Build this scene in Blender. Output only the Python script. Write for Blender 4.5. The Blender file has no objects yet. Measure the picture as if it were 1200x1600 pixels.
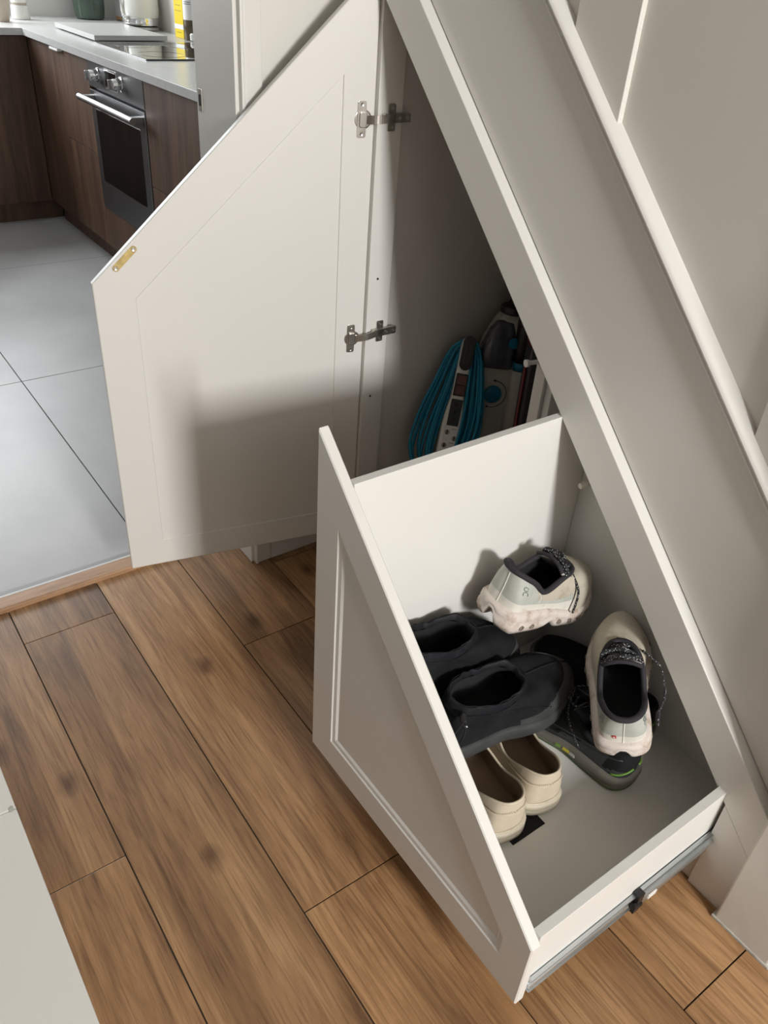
import bpy, bmesh, math, random
from mathutils import Vector, Matrix
random.seed(7)
SC = bpy.context.scene
COL = SC.collection

# ------------------------------------------------------------------ camera
cam_d = bpy.data.cameras.new('camera')
cam = bpy.data.objects.new('camera', cam_d)
COL.objects.link(cam)
R0 = Vector((0.58010942, 0.81187923, 0.06576603))      # image right
R1 = Vector((0.49495890, -0.28723191, -0.82006921))    # image down
R2 = Vector((-0.64690706, 0.50828136, -0.56847279))    # view direction
cam.matrix_world = Matrix(((R0.x, -R1.x, -R2.x, 0.0), (R0.y, -R1.y, -R2.y, 0.0),
                           (R0.z, -R1.z, -R2.z, 1.3), (0, 0, 0, 1)))
cam_d.sensor_fit = 'HORIZONTAL'
cam_d.sensor_width = 36.0
cam_d.lens = 36.0 * 1255.65 / 1200.0
cam_d.clip_start = 0.02
SC.camera = cam

# ------------------------------------------------------------------ world, lights, exposure
w = bpy.data.worlds.new('World')
SC.world = w
w.use_nodes = True
w.node_tree.nodes['Background'].inputs[0].default_value = (0.92, 0.96, 1.0, 1)
w.node_tree.nodes['Background'].inputs[1].default_value = 1.0

def area(name, loc, target, sx, sy, power, color):
    l = bpy.data.lights.new(name, 'AREA')
    l.shape = 'RECTANGLE'
    l.size, l.size_y, l.energy, l.color = sx, sy, power, color
    o = bpy.data.objects.new(name, l)
    COL.objects.link(o)
    o.location = loc
    d = Vector(target) - Vector(loc)
    o.rotation_euler = d.to_track_quat('-Z', 'Y').to_euler()
    return o

# daylight through the glazing over the front door at the end of the hall
area('daylight_front_door', (3.60, 0.27, 2.08), (2.4, 0.32, 1.68), 0.58, 0.66, 192, (1.0, 0.99, 0.972))
# daylight through the kitchen window in the far kitchen wall
area('daylight_kitchen', (-5.26, 0.3, 1.62), (-4.2, 0.3, 1.45), 1.9, 0.95, 68, (0.93, 0.97, 1.0))

SC.view_settings.view_transform = 'Standard'
SC.view_settings.look = 'None'
SC.view_settings.gamma = 1.0
SC.view_settings.use_curve_mapping = False
SC.view_settings.exposure = 0.0

# ------------------------------------------------------------------ materials
def new_mat(name):
    m = bpy.data.materials.new(name)
    m.use_nodes = True
    return m, m.node_tree.nodes, m.node_tree.links, m.node_tree.nodes['Principled BSDF']

MATS = {}
def mat(name, col, rough=0.5, metal=0.0, bump=0.0, bscale=200.0, var=0.0, vscale=6.0, spec=None, trans=0.0, coat=0.0, stretch=None, alpha=None):
    if name in MATS:
        return MATS[name]
    m, n, l, b = new_mat(name)
    b.inputs['Base Color'].default_value = (*col, 1)
    b.inputs['Roughness'].default_value = rough
    b.inputs['Metallic'].default_value = metal
    if spec is not None:
        b.inputs['Specular IOR Level'].default_value = spec
    if trans:
        b.inputs['Transmission Weight'].default_value = trans
    if coat:
        b.inputs['Coat Weight'].default_value = coat
    if alpha is not None:
        b.inputs['Alpha'].default_value = alpha
    tc = n.new('ShaderNodeTexCoord')
    mp = n.new('ShaderNodeMapping')
    l.new(tc.outputs['Object'], mp.inputs['Vector'])
    if stretch:
        mp.inputs['Scale'].default_value = stretch
    if var > 0:
        ns = n.new('ShaderNodeTexNoise')
        ns.inputs['Scale'].default_value = vscale
        ns.inputs['Detail'].default_value = 6
        l.new(mp.outputs['Vector'], ns.inputs['Vector'])
        rp = n.new('ShaderNodeValToRGB')
        rp.color_ramp.elements[0].position = 0.32
        rp.color_ramp.elements[1].position = 0.68
        rp.color_ramp.elements[0].color = (*[max(0, c * (1 - var)) for c in col], 1)
        rp.color_ramp.elements[1].color = (*[min(1, c * (1 + var)) for c in col], 1)
        l.new(ns.outputs['Fac'], rp.inputs['Fac'])
        l.new(rp.outputs['Color'], b.inputs['Base Color'])
    if bump > 0:
        nb = n.new('ShaderNodeTexNoise')
        nb.inputs['Scale'].default_value = bscale
        nb.inputs['Detail'].default_value = 4
        l.new(mp.outputs['Vector'], nb.inputs['Vector'])
        bp = n.new('ShaderNodeBump')
        bp.inputs['Strength'].default_value = bump
        bp.inputs['Distance'].default_value = 0.002
        l.new(nb.outputs['Fac'], bp.inputs['Height'])
        l.new(bp.outputs['Normal'], b.inputs['Normal'])
    MATS[name] = m
    return m

def two_tone(name, base, spots, scale, lo, hi, rough=0.7, bump=0.3, bscale=300):
    """base colour with irregular spots of a second colour (dirt, wear)"""
    m, n, l, b = new_mat(name)
    b.inputs['Roughness'].default_value = rough
    tc = n.new('ShaderNodeTexCoord')
    ns = n.new('ShaderNodeTexNoise')
    ns.inputs['Scale'].default_value = scale
    ns.inputs['Detail'].default_value = 8
    ns.inputs['Roughness'].default_value = 0.65
    l.new(tc.outputs['Object'], ns.inputs['Vector'])
    rp = n.new('ShaderNodeValToRGB')
    rp.color_ramp.elements[0].position = lo
    rp.color_ramp.elements[1].position = hi
    rp.color_ramp.elements[0].color = (*base, 1)
    rp.color_ramp.elements[1].color = (*spots, 1)
    l.new(ns.outputs['Fac'], rp.inputs['Fac'])
    l.new(rp.outputs['Color'], b.inputs['Base Color'])
    nb = n.new('ShaderNodeTexNoise')
    nb.inputs['Scale'].default_value = bscale
    l.new(tc.outputs['Object'], nb.inputs['Vector'])
    bp = n.new('ShaderNodeBump')
    bp.inputs['Strength'].default_value = bump
    bp.inputs['Distance'].default_value = 0.001
    l.new(nb.outputs['Fac'], bp.inputs['Height'])
    l.new(bp.outputs['Normal'], b.inputs['Normal'])
    MATS[name] = m
    return m

def wood_mat(name, dark, mid, light, rough, grain=(1.0, 13.0, 13.0), warp=0.6, tint=0.18, knots=True):
    """grain runs along world X (or the first mapping axis); each piece shifts by its own random number"""
    m, n, l, b = new_mat(name)
    tc = n.new('ShaderNodeNewGeometry')
    oi = n.new('ShaderNodeObjectInfo')
    add = n.new('ShaderNodeVectorMath'); add.operation = 'MULTIPLY_ADD'
    l.new(oi.outputs['Random'], add.inputs[0])
    add.inputs[1].default_value = (37.0, 11.0, 5.0)
    l.new(tc.outputs['Position'], add.inputs[2])
    mp = n.new('ShaderNodeMapping')
    mp.inputs['Scale'].default_value = grain
    l.new(add.outputs[0], mp.inputs['Vector'])
    # slow warp so that the grain wanders
    wn = n.new('ShaderNodeTexNoise'); wn.inputs['Scale'].default_value = 1.1; wn.inputs['Detail'].default_value = 2
    l.new(mp.outputs['Vector'], wn.inputs['Vector'])
    mix = n.new('ShaderNodeVectorMath'); mix.operation = 'MULTIPLY_ADD'
    l.new(wn.outputs['Color'], mix.inputs[0])
    mix.inputs[1].default_value = (warp, warp * 2.5, warp)
    l.new(mp.outputs['Vector'], mix.inputs[2])
    g1 = n.new('ShaderNodeTexNoise'); g1.inputs['Scale'].default_value = 1.0; g1.inputs['Detail'].default_value = 5; g1.inputs['Roughness'].default_value = 0.6
    l.new(mix.outputs[0], g1.inputs['Vector'])
    g2 = n.new('ShaderNodeTexNoise'); g2.inputs['Scale'].default_value = 5.5; g2.inputs['Detail'].default_value = 6; g2.inputs['Roughness'].default_value = 0.7
    l.new(mix.outputs[0], g2.inputs['Vector'])
    mx = n.new('ShaderNodeMix'); mx.data_type = 'FLOAT'
    mx.inputs[0].default_value = 0.40
    l.new(g1.outputs['Fac'], mx.inputs[2]); l.new(g2.outputs['Fac'], mx.inputs[3])
    rp = n.new('ShaderNodeValToRGB')
    e = rp.color_ramp.elements
    e[0].position, e[0].color = 0.36, (*dark, 1)
    e[1].position, e[1].color = 0.64, (*light, 1)
    k = e.new(0.5); k.color = (*mid, 1)
    l.new(mx.outputs[0], rp.inputs['Fac'])
    # piece to piece tint
    hsv = n.new('ShaderNodeHueSaturation')
    mr = n.new('ShaderNodeMapRange')
    mr.inputs['To Min'].default_value = 1 - tint; mr.inputs['To Max'].default_value = 1 + tint
    l.new(oi.outputs['Random'], mr.inputs['Value'])
    l.new(mr.outputs[0], hsv.inputs['Value'])
    last = rp.outputs['Color']
    if knots:
        # short dark fissures along the grain
        mp2 = n.new('ShaderNodeMapping'); mp2.inputs['Scale'].default_value = (5, 150, 30)
        l.new(add.outputs[0], mp2.inputs['Vector'])
        fz = n.new('ShaderNodeTexNoise'); fz.inputs['Scale'].default_value = 1.6; fz.inputs['Detail'].default_value = 3
        l.new(mp2.outputs['Vector'], fz.inputs['Vector'])
        fr = n.new('ShaderNodeValToRGB')
        fr.color_ramp.elements[0].position = 0.34; fr.color_ramp.elements[0].color = (0.50, 0.46, 0.43, 1)
        fr.color_ramp.elements[1].position = 0.50; fr.color_ramp.elements[1].color = (1, 1, 1, 1)
        l.new(fz.outputs['Fac'], fr.inputs['Fac'])
        mu = n.new('ShaderNodeMix'); mu.data_type = 'RGBA'; mu.blend_type = 'MULTIPLY'; mu.inputs[0].default_value = 0.6
        l.new(last, mu.inputs[6]); l.new(fr.outputs['Color'], mu.inputs[7])
        last = mu.outputs[2]
        # round knots
        mp3 = n.new('ShaderNodeMapping'); mp3.inputs['Scale'].default_value = (2.4, 4.2, 1)
        kn = n.new('ShaderNodeTexNoise'); kn.inputs['Scale'].default_value = 14
        l.new(add.outputs[0], kn.inputs['Vector'])
        ka = n.new('ShaderNodeVectorMath'); ka.operation = 'MULTIPLY_ADD'
        l.new(kn.outputs['Color'], ka.inputs[0]); ka.inputs[1].default_value = (0.05, 0.03, 0); l.new(add.outputs[0], ka.inputs[2])
        l.new(ka.outputs[0], mp3.inputs['Vector'])
        vo = n.new('ShaderNodeTexVoronoi'); vo.inputs['Scale'].default_value = 1.0; vo.voronoi_dimensions = '2D'
        l.new(mp3.outputs['Vector'], vo.inputs['Vector'])
        kr = n.new('ShaderNodeValToRGB')
        kr.color_ramp.elements[0].position = 0.015; kr.color_ramp.elements[0].color = (0.38, 0.34, 0.32, 1)
        kr.color_ramp.elements[1].position = 0.095; kr.color_ramp.elements[1].color = (1, 1, 1, 1)
        l.new(vo.outputs['Distance'], kr.inputs['Fac'])
        mu2 = n.new('ShaderNodeMix'); mu2.data_type = 'RGBA'; mu2.blend_type = 'MULTIPLY'; mu2.inputs[0].default_value = 0.9
        l.new(last, mu2.inputs[6]); l.new(kr.outputs['Color'], mu2.inputs[7])
        last = mu2.outputs[2]
    l.new(last, hsv.inputs['Color'])
    l.new(hsv.outputs['Color'], b.inputs['Base Color'])
    b.inputs['Roughness'].default_value = rough
    bp = n.new('ShaderNodeBump'); bp.inputs['Strength'].default_value = 0.2; bp.inputs['Distance'].default_value = 0.001
    l.new(g2.outputs['Fac'], bp.inputs['Height'])
    l.new(bp.outputs['Normal'], b.inputs['Normal'])
    MATS[name] = m
    return m

WHITE = mat('white_paint', (0.70, 0.685, 0.645), 0.42, bump=0.06, bscale=90)
MELA = mat('melamine', (0.71, 0.70, 0.665), 0.38, bump=0.05, bscale=160)
WALLP = mat('wall_paint', (0.68, 0.66, 0.61), 0.6, bump=0.10, bscale=120)
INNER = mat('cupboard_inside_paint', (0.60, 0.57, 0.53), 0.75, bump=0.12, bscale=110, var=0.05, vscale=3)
PLASTER = mat('newel_paint', (0.66, 0.63, 0.58), 0.6, bump=0.35, bscale=45)
CEIL = mat('ceiling_paint', (0.60, 0.59, 0.57), 0.8, bump=0.05)
OAK = wood_mat('laminate_oak', (0.165, 0.085, 0.040), (0.340, 0.185, 0.085), (0.52, 0.31, 0.150), 0.34)
THRESH = wood_mat('threshold_oak', (0.22, 0.12, 0.06), (0.36, 0.21, 0.115), (0.46, 0.29, 0.17), 0.45, grain=(14, 1.5, 14), knots=False)
WALNUT = wood_mat('walnut', (0.042, 0.021, 0.012), (0.078, 0.040, 0.023), (0.125, 0.069, 0.040), 0.5, grain=(16, 16, 1.1), tint=0.12, knots=False)
JOINT = mat('floor_joint', (0.03, 0.02, 0.015), 0.8)
GROUT = mat('tile_grout', (0.10, 0.10, 0.10), 0.8)
TILE = mat('stone_tile', (0.42, 0.42, 0.42), 0.40, bump=0.06, bscale=30, var=0.14, vscale=2.3)
STEEL = mat('brushed_steel', (0.42, 0.42, 0.42), 0.32, 1.0, bump=0.05, bscale=60, stretch=(1, 40, 40))
DSTEEL = mat('dark_steel', (0.20, 0.20, 0.205), 0.38, 1.0, bump=0.05, bscale=60, stretch=(1, 30, 30))
CHROME = mat('chrome', (0.75, 0.75, 0.75), 0.12, 1.0)
NICKEL = mat('nickel_hinge', (0.55, 0.52, 0.47), 0.32, 1.0, var=0.12, vscale=60)
ZINC = mat('zinc_runner', (0.66, 0.71, 0.73), 0.38, 1.0, var=0.15, vscale=20, stretch=(1, 0.2, 1))
BRASS = mat('yellow_zinc', (0.52, 0.42, 0.19), 0.38, 1.0, var=0.25, vscale=70)
BLACKP = mat('black_plastic', (0.012, 0.012, 0.013), 0.4)
GLASSB = mat('black_glass', (0.004, 0.004, 0.0045), 0.05)
HOBGL = mat('hob_glass', (0.006, 0.006, 0.007), 0.02, coat=1.0)
STONE = mat('worktop_quartz', (0.52, 0.52, 0.51), 0.25, var=0.04, vscale=30)
WHITEP = mat('white_plastic', (0.72, 0.71, 0.68), 0.35)
HOLE = mat('dark_hole', (0.02, 0.016, 0.012), 0.9)
CAULK = mat('old_caulk', (0.50, 0.48, 0.43), 0.7, var=0.2, vscale=60)  # light grey unpainted caulk along the newel foot

# ------------------------------------------------------------------ mesh helpers
def link(name, me, m=None, parent=None, smooth=False, mats=None):
    o = bpy.data.objects.new(name, me)
    COL.objects.link(o)
    if mats:
        for x in mats:
            me.materials.append(x)
    elif m is not None and not me.materials:
        me.materials.append(m)
    if parent is not None:
        o.parent = parent
    if smooth:
        me.polygons.foreach_set('use_smooth', [True] * len(me.polygons))
    return o

def empty(name, loc=(0, 0, 0), parent=None):
    o = bpy.data.objects.new(name, None)
    COL.objects.link(o)
    o.location = loc
    o.empty_display_size = 0.05
    if parent is not None:
        o.parent = parent
    return o

def tag(o, label=None, cat=None, group=None, kind=None):
    if label: o['label'] = label
    if cat: o['category'] = cat
    if group: o['group'] = group
    if kind: o['kind'] = kind
    return o

def finish(bm, name='m'):
    bmesh.ops.recalc_face_normals(bm, faces=bm.faces)
    me = bpy.data.meshes.new(name)
    bm.to_mesh(me)
    bm.free()
    return me

def add_box(bm, x0, x1, y0, y1, z0, z1, bev=0.0):
    b2 = bmesh.new()
    vs = [b2.verts.new(p) for p in ((x0, y0, z0), (x1, y0, z0), (x1, y1, z0), (x0, y1, z0), (x0, y0, z1), (x1, y0, z1), (x1, y1, z1), (x0, y1, z1))]
    for f in ((0, 1, 2, 3), (4, 5, 6, 7), (0, 1, 5, 4), (1, 2, 6, 5), (2, 3, 7, 6), (3, 0, 4, 7)):
        b2.faces.new([vs[i] for i in f])
    bmesh.ops.recalc_face_normals(b2, faces=b2.faces)
    if bev > 0:
        bmesh.ops.bevel(b2, geom=list(b2.edges), offset=bev, segments=2, affect='EDGES', profile=0.6)
    merge(bm, b2)

def merge(bm, b2, M=None):
    if M is not None:
        bmesh.ops.transform(b2, matrix=M, verts=b2.verts)
    mp = {v: bm.verts.new(v.co) for v in b2.verts}
    for f in b2.faces:
        try:
            bm.faces.new([mp[v] for v in f.verts])
        except ValueError:
            pass
    b2.free()

def box(name, x0, x1, y0, y1, z0, z1, m, parent=None, bev=0.0):
    bm = bmesh.new()
    add_box(bm, x0, x1, y0, y1, z0, z1, bev)
    return link(name, finish(bm), m, parent)

def add_prism(bm, poly, f0, f1, bev=0.0):
    """poly: 2D list; f0/f1 map (a,b)->3D for the two ends"""
    b2 = bmesh.new()
    A = [b2.verts.new(f0(*p)) for p in poly]
    B = [b2.verts.new(f1(*p)) for p in poly]
    b2.faces.new(A)
    b2.faces.new(B[::-1])
    n = len(poly)
    for i in range(n):
        b2.faces.new((A[i], A[(i + 1) % n], B[(i + 1) % n], B[i]))
    bmesh.ops.recalc_face_normals(b2, faces=b2.faces)
    if bev > 0:
        bmesh.ops.bevel(b2, geom=list(b2.edges), offset=bev, segments=2, affect='EDGES', profile=0.6)
    merge(bm, b2)

def prism_xz(name, poly, y0, y1, m, parent=None, bev=0.0):
    bm = bmesh.new()
    add_prism(bm, poly, lambda a, b: (a, y0, b), lambda a, b: (a, y1, b), bev)
    return link(name, finish(bm), m, parent)

def catmull(pts, n, closed=False):
    P = [Vector(p) for p in pts]
    N = len(P)
    segs = N if closed else N - 1
    out = []
    for s in range(segs):
        for k in range(n):
            t = k / n
            if closed:
                a, b, c, d = P[(s - 1) % N], P[s], P[(s + 1) % N], P[(s + 2) % N]
            else:
                a, b, c, d = P[max(s - 1, 0)], P[s], P[s + 1], P[min(s + 2, N - 1)]
            out.append(0.5 * ((2 * b) + (c - a) * t + (2 * a - 5 * b + 4 * c - d) * t * t + (3 * b - 3 * c + d - a) * t ** 3))
    if not closed:
        out.append(P[-1].copy())
    return out

def resample(pts, n, closed=True):
    P = list(pts) + ([pts[0]] if closed else [])
    L = [0.0]
    for i in range(1, len(P)):
        L.append(L[-1] + (P[i] - P[i - 1]).length)
    out = []
    j = 0
    cnt = n if closed else n - 1
    for i in range(n):
        t = L[-1] * i / cnt
        while j < len(L) - 2 and L[j + 1] < t:
            j += 1
        f = (t - L[j]) / max(L[j + 1] - L[j], 1e-9)
        out.append(P[j].lerp(P[j + 1], min(max(f, 0), 1)))
    return out

def add_tube(bm, path, r, seg=8, closed=False, flat=1.0, rfun=None):
    P = [Vector(p) for p in path]
    n = len(P)
    rings = []
    up = Vector((0.013, 0.021, 1.0)).normalized()
    prev = None
    for i in range(n):
        if closed:
            t = (P[(i + 1) % n] - P[(i - 1) % n])
        else:
            t = P[min(i + 1, n - 1)] - P[max(i - 1, 0)]
        if t.length < 1e-9:
            t = Vector((1, 0, 0))
        t.normalize()
        if prev is None:
            a = t.cross(up)
            if a.length < 0.05:
                a = t.cross(Vector((1, 0, 0)))
        else:
            a = prev - t * prev.dot(t)
            if a.length < 1e-6:
                a = t.cross(up)
        a.normalize()
        prev = a
        b = t.cross(a)
        rr = r if rfun is None else r * rfun(i / max(n - 1, 1))
        rings.append([bm.verts.new(P[i] + a * (rr * math.cos(2 * math.pi * k / seg)) + b * (rr * flat * math.sin(2 * math.pi * k / seg))) for k in range(seg)])
    m = n if closed else n - 1
    for i in range(m):
        A, B = rings[i], rings[(i + 1) % n]
        off = 0
        if closed and i == n - 1:
            best = 1e9
            for s in range(seg):
                dd = (A[0].co - B[s].co).length
                if dd < best:
                    best, off = dd, s
        for k in range(seg):
            bm.faces.new((A[k], A[(k + 1) % seg], B[(k + 1 + off) % seg], B[(k + off) % seg]))
    if not closed:
        bm.faces.new(rings[0][::-1])
        bm.faces.new(rings[-1])

def tube(name, path, r, m, parent=None, seg=8, closed=False, flat=1.0, rfun=None):
    bm = bmesh.new()
    add_tube(bm, path, r, seg, closed, flat, rfun)
    return link(name, finish(bm), m, parent, smooth=True)

def add_lathe(bm, prof, M, seg=24, cap=True):
    """prof: list of (radius, height) about local Z, placed by matrix M"""
    rings = []
    for r, h in prof:
        rings.append([bm.verts.new(M @ Vector((r * math.cos(2 * math.pi * k / seg), r * math.sin(2 * math.pi * k / seg), h))) for k in range(seg)])
    for i in range(len(rings) - 1):
        for k in range(seg):
            bm.faces.new((rings[i][k], rings[i][(k + 1) % seg], rings[i + 1][(k + 1) % seg], rings[i + 1][k]))
    if cap:
        bm.faces.new(rings[0][::-1])
        bm.faces.new(rings[-1])

def lathe(name, prof, loc, m, parent=None, seg=24, rot=None, cap=True, smooth=True):
    bm = bmesh.new()
    M = Matrix.Translation(loc)
    if rot is not None:
        M = M @ rot
    add_lathe(bm, prof, M, seg, cap)
    o = link(name, finish(bm), m, parent)
    if smooth:
        me = o.data
        me.polygons.foreach_set('use_smooth', [len(p.vertices) == 4 for p in me.polygons])
        try:
            me.set_sharp_from_angle(angle=0.7)
        except Exception:
            pass
    return o

def axis_rot(d):
    """rotation taking local +Z to direction d"""
    return Vector((0, 0, 1)).rotation_difference(Vector(d).normalized()).to_matrix().to_4x4()

def loft(name, loops, mats, parent, matfun=None, cap0=False, cap1=False, smooth=True):
    """loops: list of equally long closed loops of points"""
    n = len(loops[0])
    verts, faces, mi = [], [], []
    for L in loops:
        verts += [tuple(p) for p in L]
    for v in range(len(loops) - 1):
        for u in range(n):
            u2 = (u + 1) % n
            faces.append((v * n + u, v * n + u2, (v + 1) * n + u2, (v + 1) * n + u))
            mi.append(matfun(u / n, (v + 0.5) / (len(loops) - 1)) if matfun else 0)
    if cap0:
        faces.append(tuple(range(n))[::-1]); mi.append(mi[0])
    if cap1:
        faces.append(tuple((len(loops) - 1) * n + u for u in range(n))); mi.append(mi[-1])
    me = bpy.data.meshes.new(name)
    me.from_pydata(verts, [], faces)
    for x in mats:
        me.materials.append(x)
    me.polygons.foreach_set('material_index', mi)
    if smooth:
        me.polygons.foreach_set('use_smooth', [len(p.vertices) == 4 for p in me.polygons])
    me.update()
    bm = bmesh.new(); bm.from_mesh(me)
    bmesh.ops.recalc_face_normals(bm, faces=bm.faces)
    bm.to_mesh(me); bm.free()
    return link(name, me, None, parent)

# ------------------------------------------------------------------ the setting
FY = 0.965                                  # front plane of the cupboard frame
K, C0 = -0.968, -0.0585                     # inner edge of the slanted rail: z = K x + C0
CT = math.cos(math.atan(-K))
def zline(x, perp=0.0):
    return K * x + C0 + perp / CT

# hall floor: boards
fl = box('floor', -1.60, 3.6, -1.2, 1.90, -0.03, -0.0045, JOINT)
tag(fl, kind='structure')
ROW = 0.2033
y0r = 0.1725
joints = {-1: [-0.8606], 0: [-1.4635], 1: [-0.605], 2: [-1.209], 3: [-0.153]}
for i in range(-6, 9):
    ya = y0r + i * ROW
    yb = ya + ROW
    ref = joints.get(i, [-1.4 + (i * 0.47) % 1.28])[0]
    xs = sorted([ref + k * 1.285 for k in range(-3, 7)])
    xs = [x for x in xs if -1.585 < x < 3.5]
    ed = [-1.59] + xs + [3.6]
    for a, b in zip(ed[:-1], ed[1:]):
        if b - a < 0.02:
            continue
        y1, y2 = max(ya, -1.15), min(yb, 1.88)
        if y2 - y1 < 0.02:
            continue
        bm = bmesh.new()
        g = 0.0011
        add_box(bm, a + g, b - g, y1 + g, y2 - g, -0.0045, 0.0, 0.0008)
        link('plank', finish(bm), OAK, fl)

# threshold
th = box('trim_1', -1.632, -1.588, -0.12, 0.74, -0.004, 0.013, THRESH, bev=0.004)
tag(th, kind='structure')
box('metal_edge', -1.638, -1.631, -0.12, 0.74, -0.006, 0.0115, mat('edge_white', (0.7, 0.7, 0.68), 0.3), th, 0.001)

# kitchen floor tiles
kf = box('floor_kitchen', -5.35, -1.63, -2.4, 1.9, -0.03, -0.004, GROUT)
tag(kf, kind='structure')
tx = [-2.765 + k * 1.195 for k in range(-3, 2)]
ty = [0.5285 + k * 1.195 for k in range(-5, 4)]
tx = [-5.35] + [t for t in tx if -5.3 < t < -1.7] + [-1.638]
ty = [-2.4] + [t for t in ty if -2.3 < t < 1.85] + [1.9]
for a, b in zip(tx[:-1], tx[1:]):
    for c, d in zip(ty[:-1], ty[1:]):
        box('tile', a + 0.0016, b - 0.0016, c + 0.0016, d - 0.0016, -0.004, 0.0, TILE, kf, 0.0008)

# partition wall between hall and kitchen (doorway y -0.12 .. 0.735)
bm = bmesh.new()
add_box(bm, -1.625, -1.472, 0.752, 1.96, 0, 2.5)
add_box(bm, -1.625, -1.472, -0.12, 0.752, 2.06, 2.5)
add_box(bm, -1.625, -1.472, -1.2, -0.137, 0, 2.5)
wl = link('wall_left', finish(bm), WALLP)
tag(wl, kind='structure')
# door lining + architrave (profiled)
bm = bmesh.new()
add_box(bm, -1.632, -1.466, 0.735, 0.752, 0, 2.06, 0.002)
add_box(bm, -1.632, -1.466, -0.137, -0.12, 0, 2.06, 0.002)
add_box(bm, -1.632, -1.466, -0.12, 0.735, 2.043, 2.06, 0.002)
t2 = link('trim_2', finish(bm), WHITE)
tag(t2, kind='structure')
bm = bmesh.new()
for (ya, yb, yc) in ((0.742, 0.750, 0.786),):
    add_box(bm, -1.472, -1.452, ya, yb, 0, 2.07, 0.003)
    add_box(bm, -1.472, -1.457, yb + 0.001, yc, 0, 2.11, 0.002)
add_box(bm, -1.472, -1.457, -0.18, -0.128, 0, 2.11, 0.002)
add_box(bm, -1.472, -1.457, -0.128, 0.786, 2.053, 2.11, 0.002)
t3 = link('trim_3', finish(bm), WHITE)
tag(t3, kind='structure')
# strike plate on the lining
sp = empty('strike_plate', (-1.614, 0.735, 1.045))
bm = bmesh.new()
add_box(bm, -0.008, 0.008, -0.0015, 0.0, -0.02, 0.02, 0.0006)
link('plate', finish(bm), NICKEL, sp)
bm = bmesh.new(); add_box(bm, -0.005, 0.003, -0.0022, -0.0014, -0.010, 0.010)
link('latch_hole', finish(bm), HOLE, sp)
tag(sp, 'small metal strike plate let into the white kitchen door lining', 'strike plate')
# skirting of the short wall between architrave and stair
bl = box('baseboard_left', -1.472, -1.456, 0.7865, 0.960, 0, 0.085, WHITE, bev=0.003)
tag(bl, kind='structure')

# other hall walls, ceiling (behind and beside the camera)
wf = box('wall_front', -1.63, 3.65, -0.62, -0.52, 0, 2.5, mat('hall_wall_deep', (0.20, 0.195, 0.18), 0.7))
tag(wf, kind='structure')
bm = bmesh.new()
add_box(bm, 3.65, 3.75, -0.62, 1.9, 0, 1.72)
add_box(bm, 3.65, 3.75, -0.62, 1.9, 2.40, 2.5)
add_box(bm, 3.65, 3.75, -0.62, -0.06, 1.72, 2.40)
add_box(bm, 3.65, 3.75, 0.60, 1.9, 1.72, 2.40)
wr = link('wall_right', finish(bm), MATS['hall_wall_deep'])
tag(wr, kind='structure')
cl = box('ceiling', -5.4, 3.75, -2.4, 1.96, 2.5, 2.56, CEIL)
tag(cl, kind='structure')
wb = box('wall_back', -1.46, 3.75, 1.90, 1.96, 0, 2.5, MATS['hall_wall_deep'])
tag(wb, kind='structure')
# kitchen walls
kb = box('wall_kitchen_back', -5.4, -1.625, 1.92, 1.98, 0, 2.5, mat('kitchen_wall', (0.66, 0.65, 0.62), 0.5))
tag(kb, kind='structure')
bm = bmesh.new()
add_box(bm, -5.45, -5.30, -2.4, 1.92, 0, 1.12)
add_box(bm, -5.45, -5.30, -2.4, 1.92, 2.14, 2.5)
add_box(bm, -5.45, -5.30, -2.4, -0.68, 1.12, 2.14)
add_box(bm, -5.45, -5.30, 1.28, 1.92, 1.12, 2.14)
kfw = link('wall_kitchen_far', finish(bm), MATS['kitchen_wall'])
tag(kfw, kind='structure')
kl = box('wall_kitchen_left', -5.4, -1.625, -2.46, -2.4, 0, 2.5, MATS['kitchen_wall'])
tag(kl, kind='structure')

# ------------------------------------------------------------------ staircase side
st = empty('staircase', (-0.2, 1.0, 0))
tag(st, 'white painted staircase side with sloping moulded string above the cupboard', 'staircase')
def under(o, root):
    o.parent = root
    o.matrix_parent_inverse = root.matrix_world.inverted()
    return o
bpy.context.view_layer.update()
SY = 0.987
def slope_poly(xa, xb, pa, pb):
    return [(xa, zline(xa, pa)), (xb, zline(xb, pa)), (xb, zline(xb, pb)), (xa, zline(xa, pb))]
st_loc = st.location
def stp(name, poly, y0, y1, m, bev=0.0):
    o = prism_xz(name, poly, y0, y1, m, None, bev)
    o.parent = st; o.location = -st_loc
    return o
stp('string_board', [(-1.46, zline(-1.46, 0.074)), (-0.217, zline(-0.217, 0.074)), (-0.217, zline(-0.217, 0.288)), (-1.46, zline(-1.46, 0.288))], SY, 1.03, WHITE)
# wall lining above the string, recessed panel
stp('panel_board', [(-1.46, zline(-1.46, 0.29)), (-0.10, zline(-0.10, 0.29)), (-0.10, 2.5), (-1.46, 2.5)], 1.004, 1.03, WALLP)
# vertical panel stiles
for xa, xb in ((-0.918, -0.808), (-0.466, -0.35), (-1.37, -1.26)):
    stp('panel_stile', [(xa, zline(xa, 0.29)), (xb, zline(xb, 0.29)), (xb, 2.5), (xa, 2.5)], 0.994, 1.0045, WALLP, 0.0012)
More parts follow.
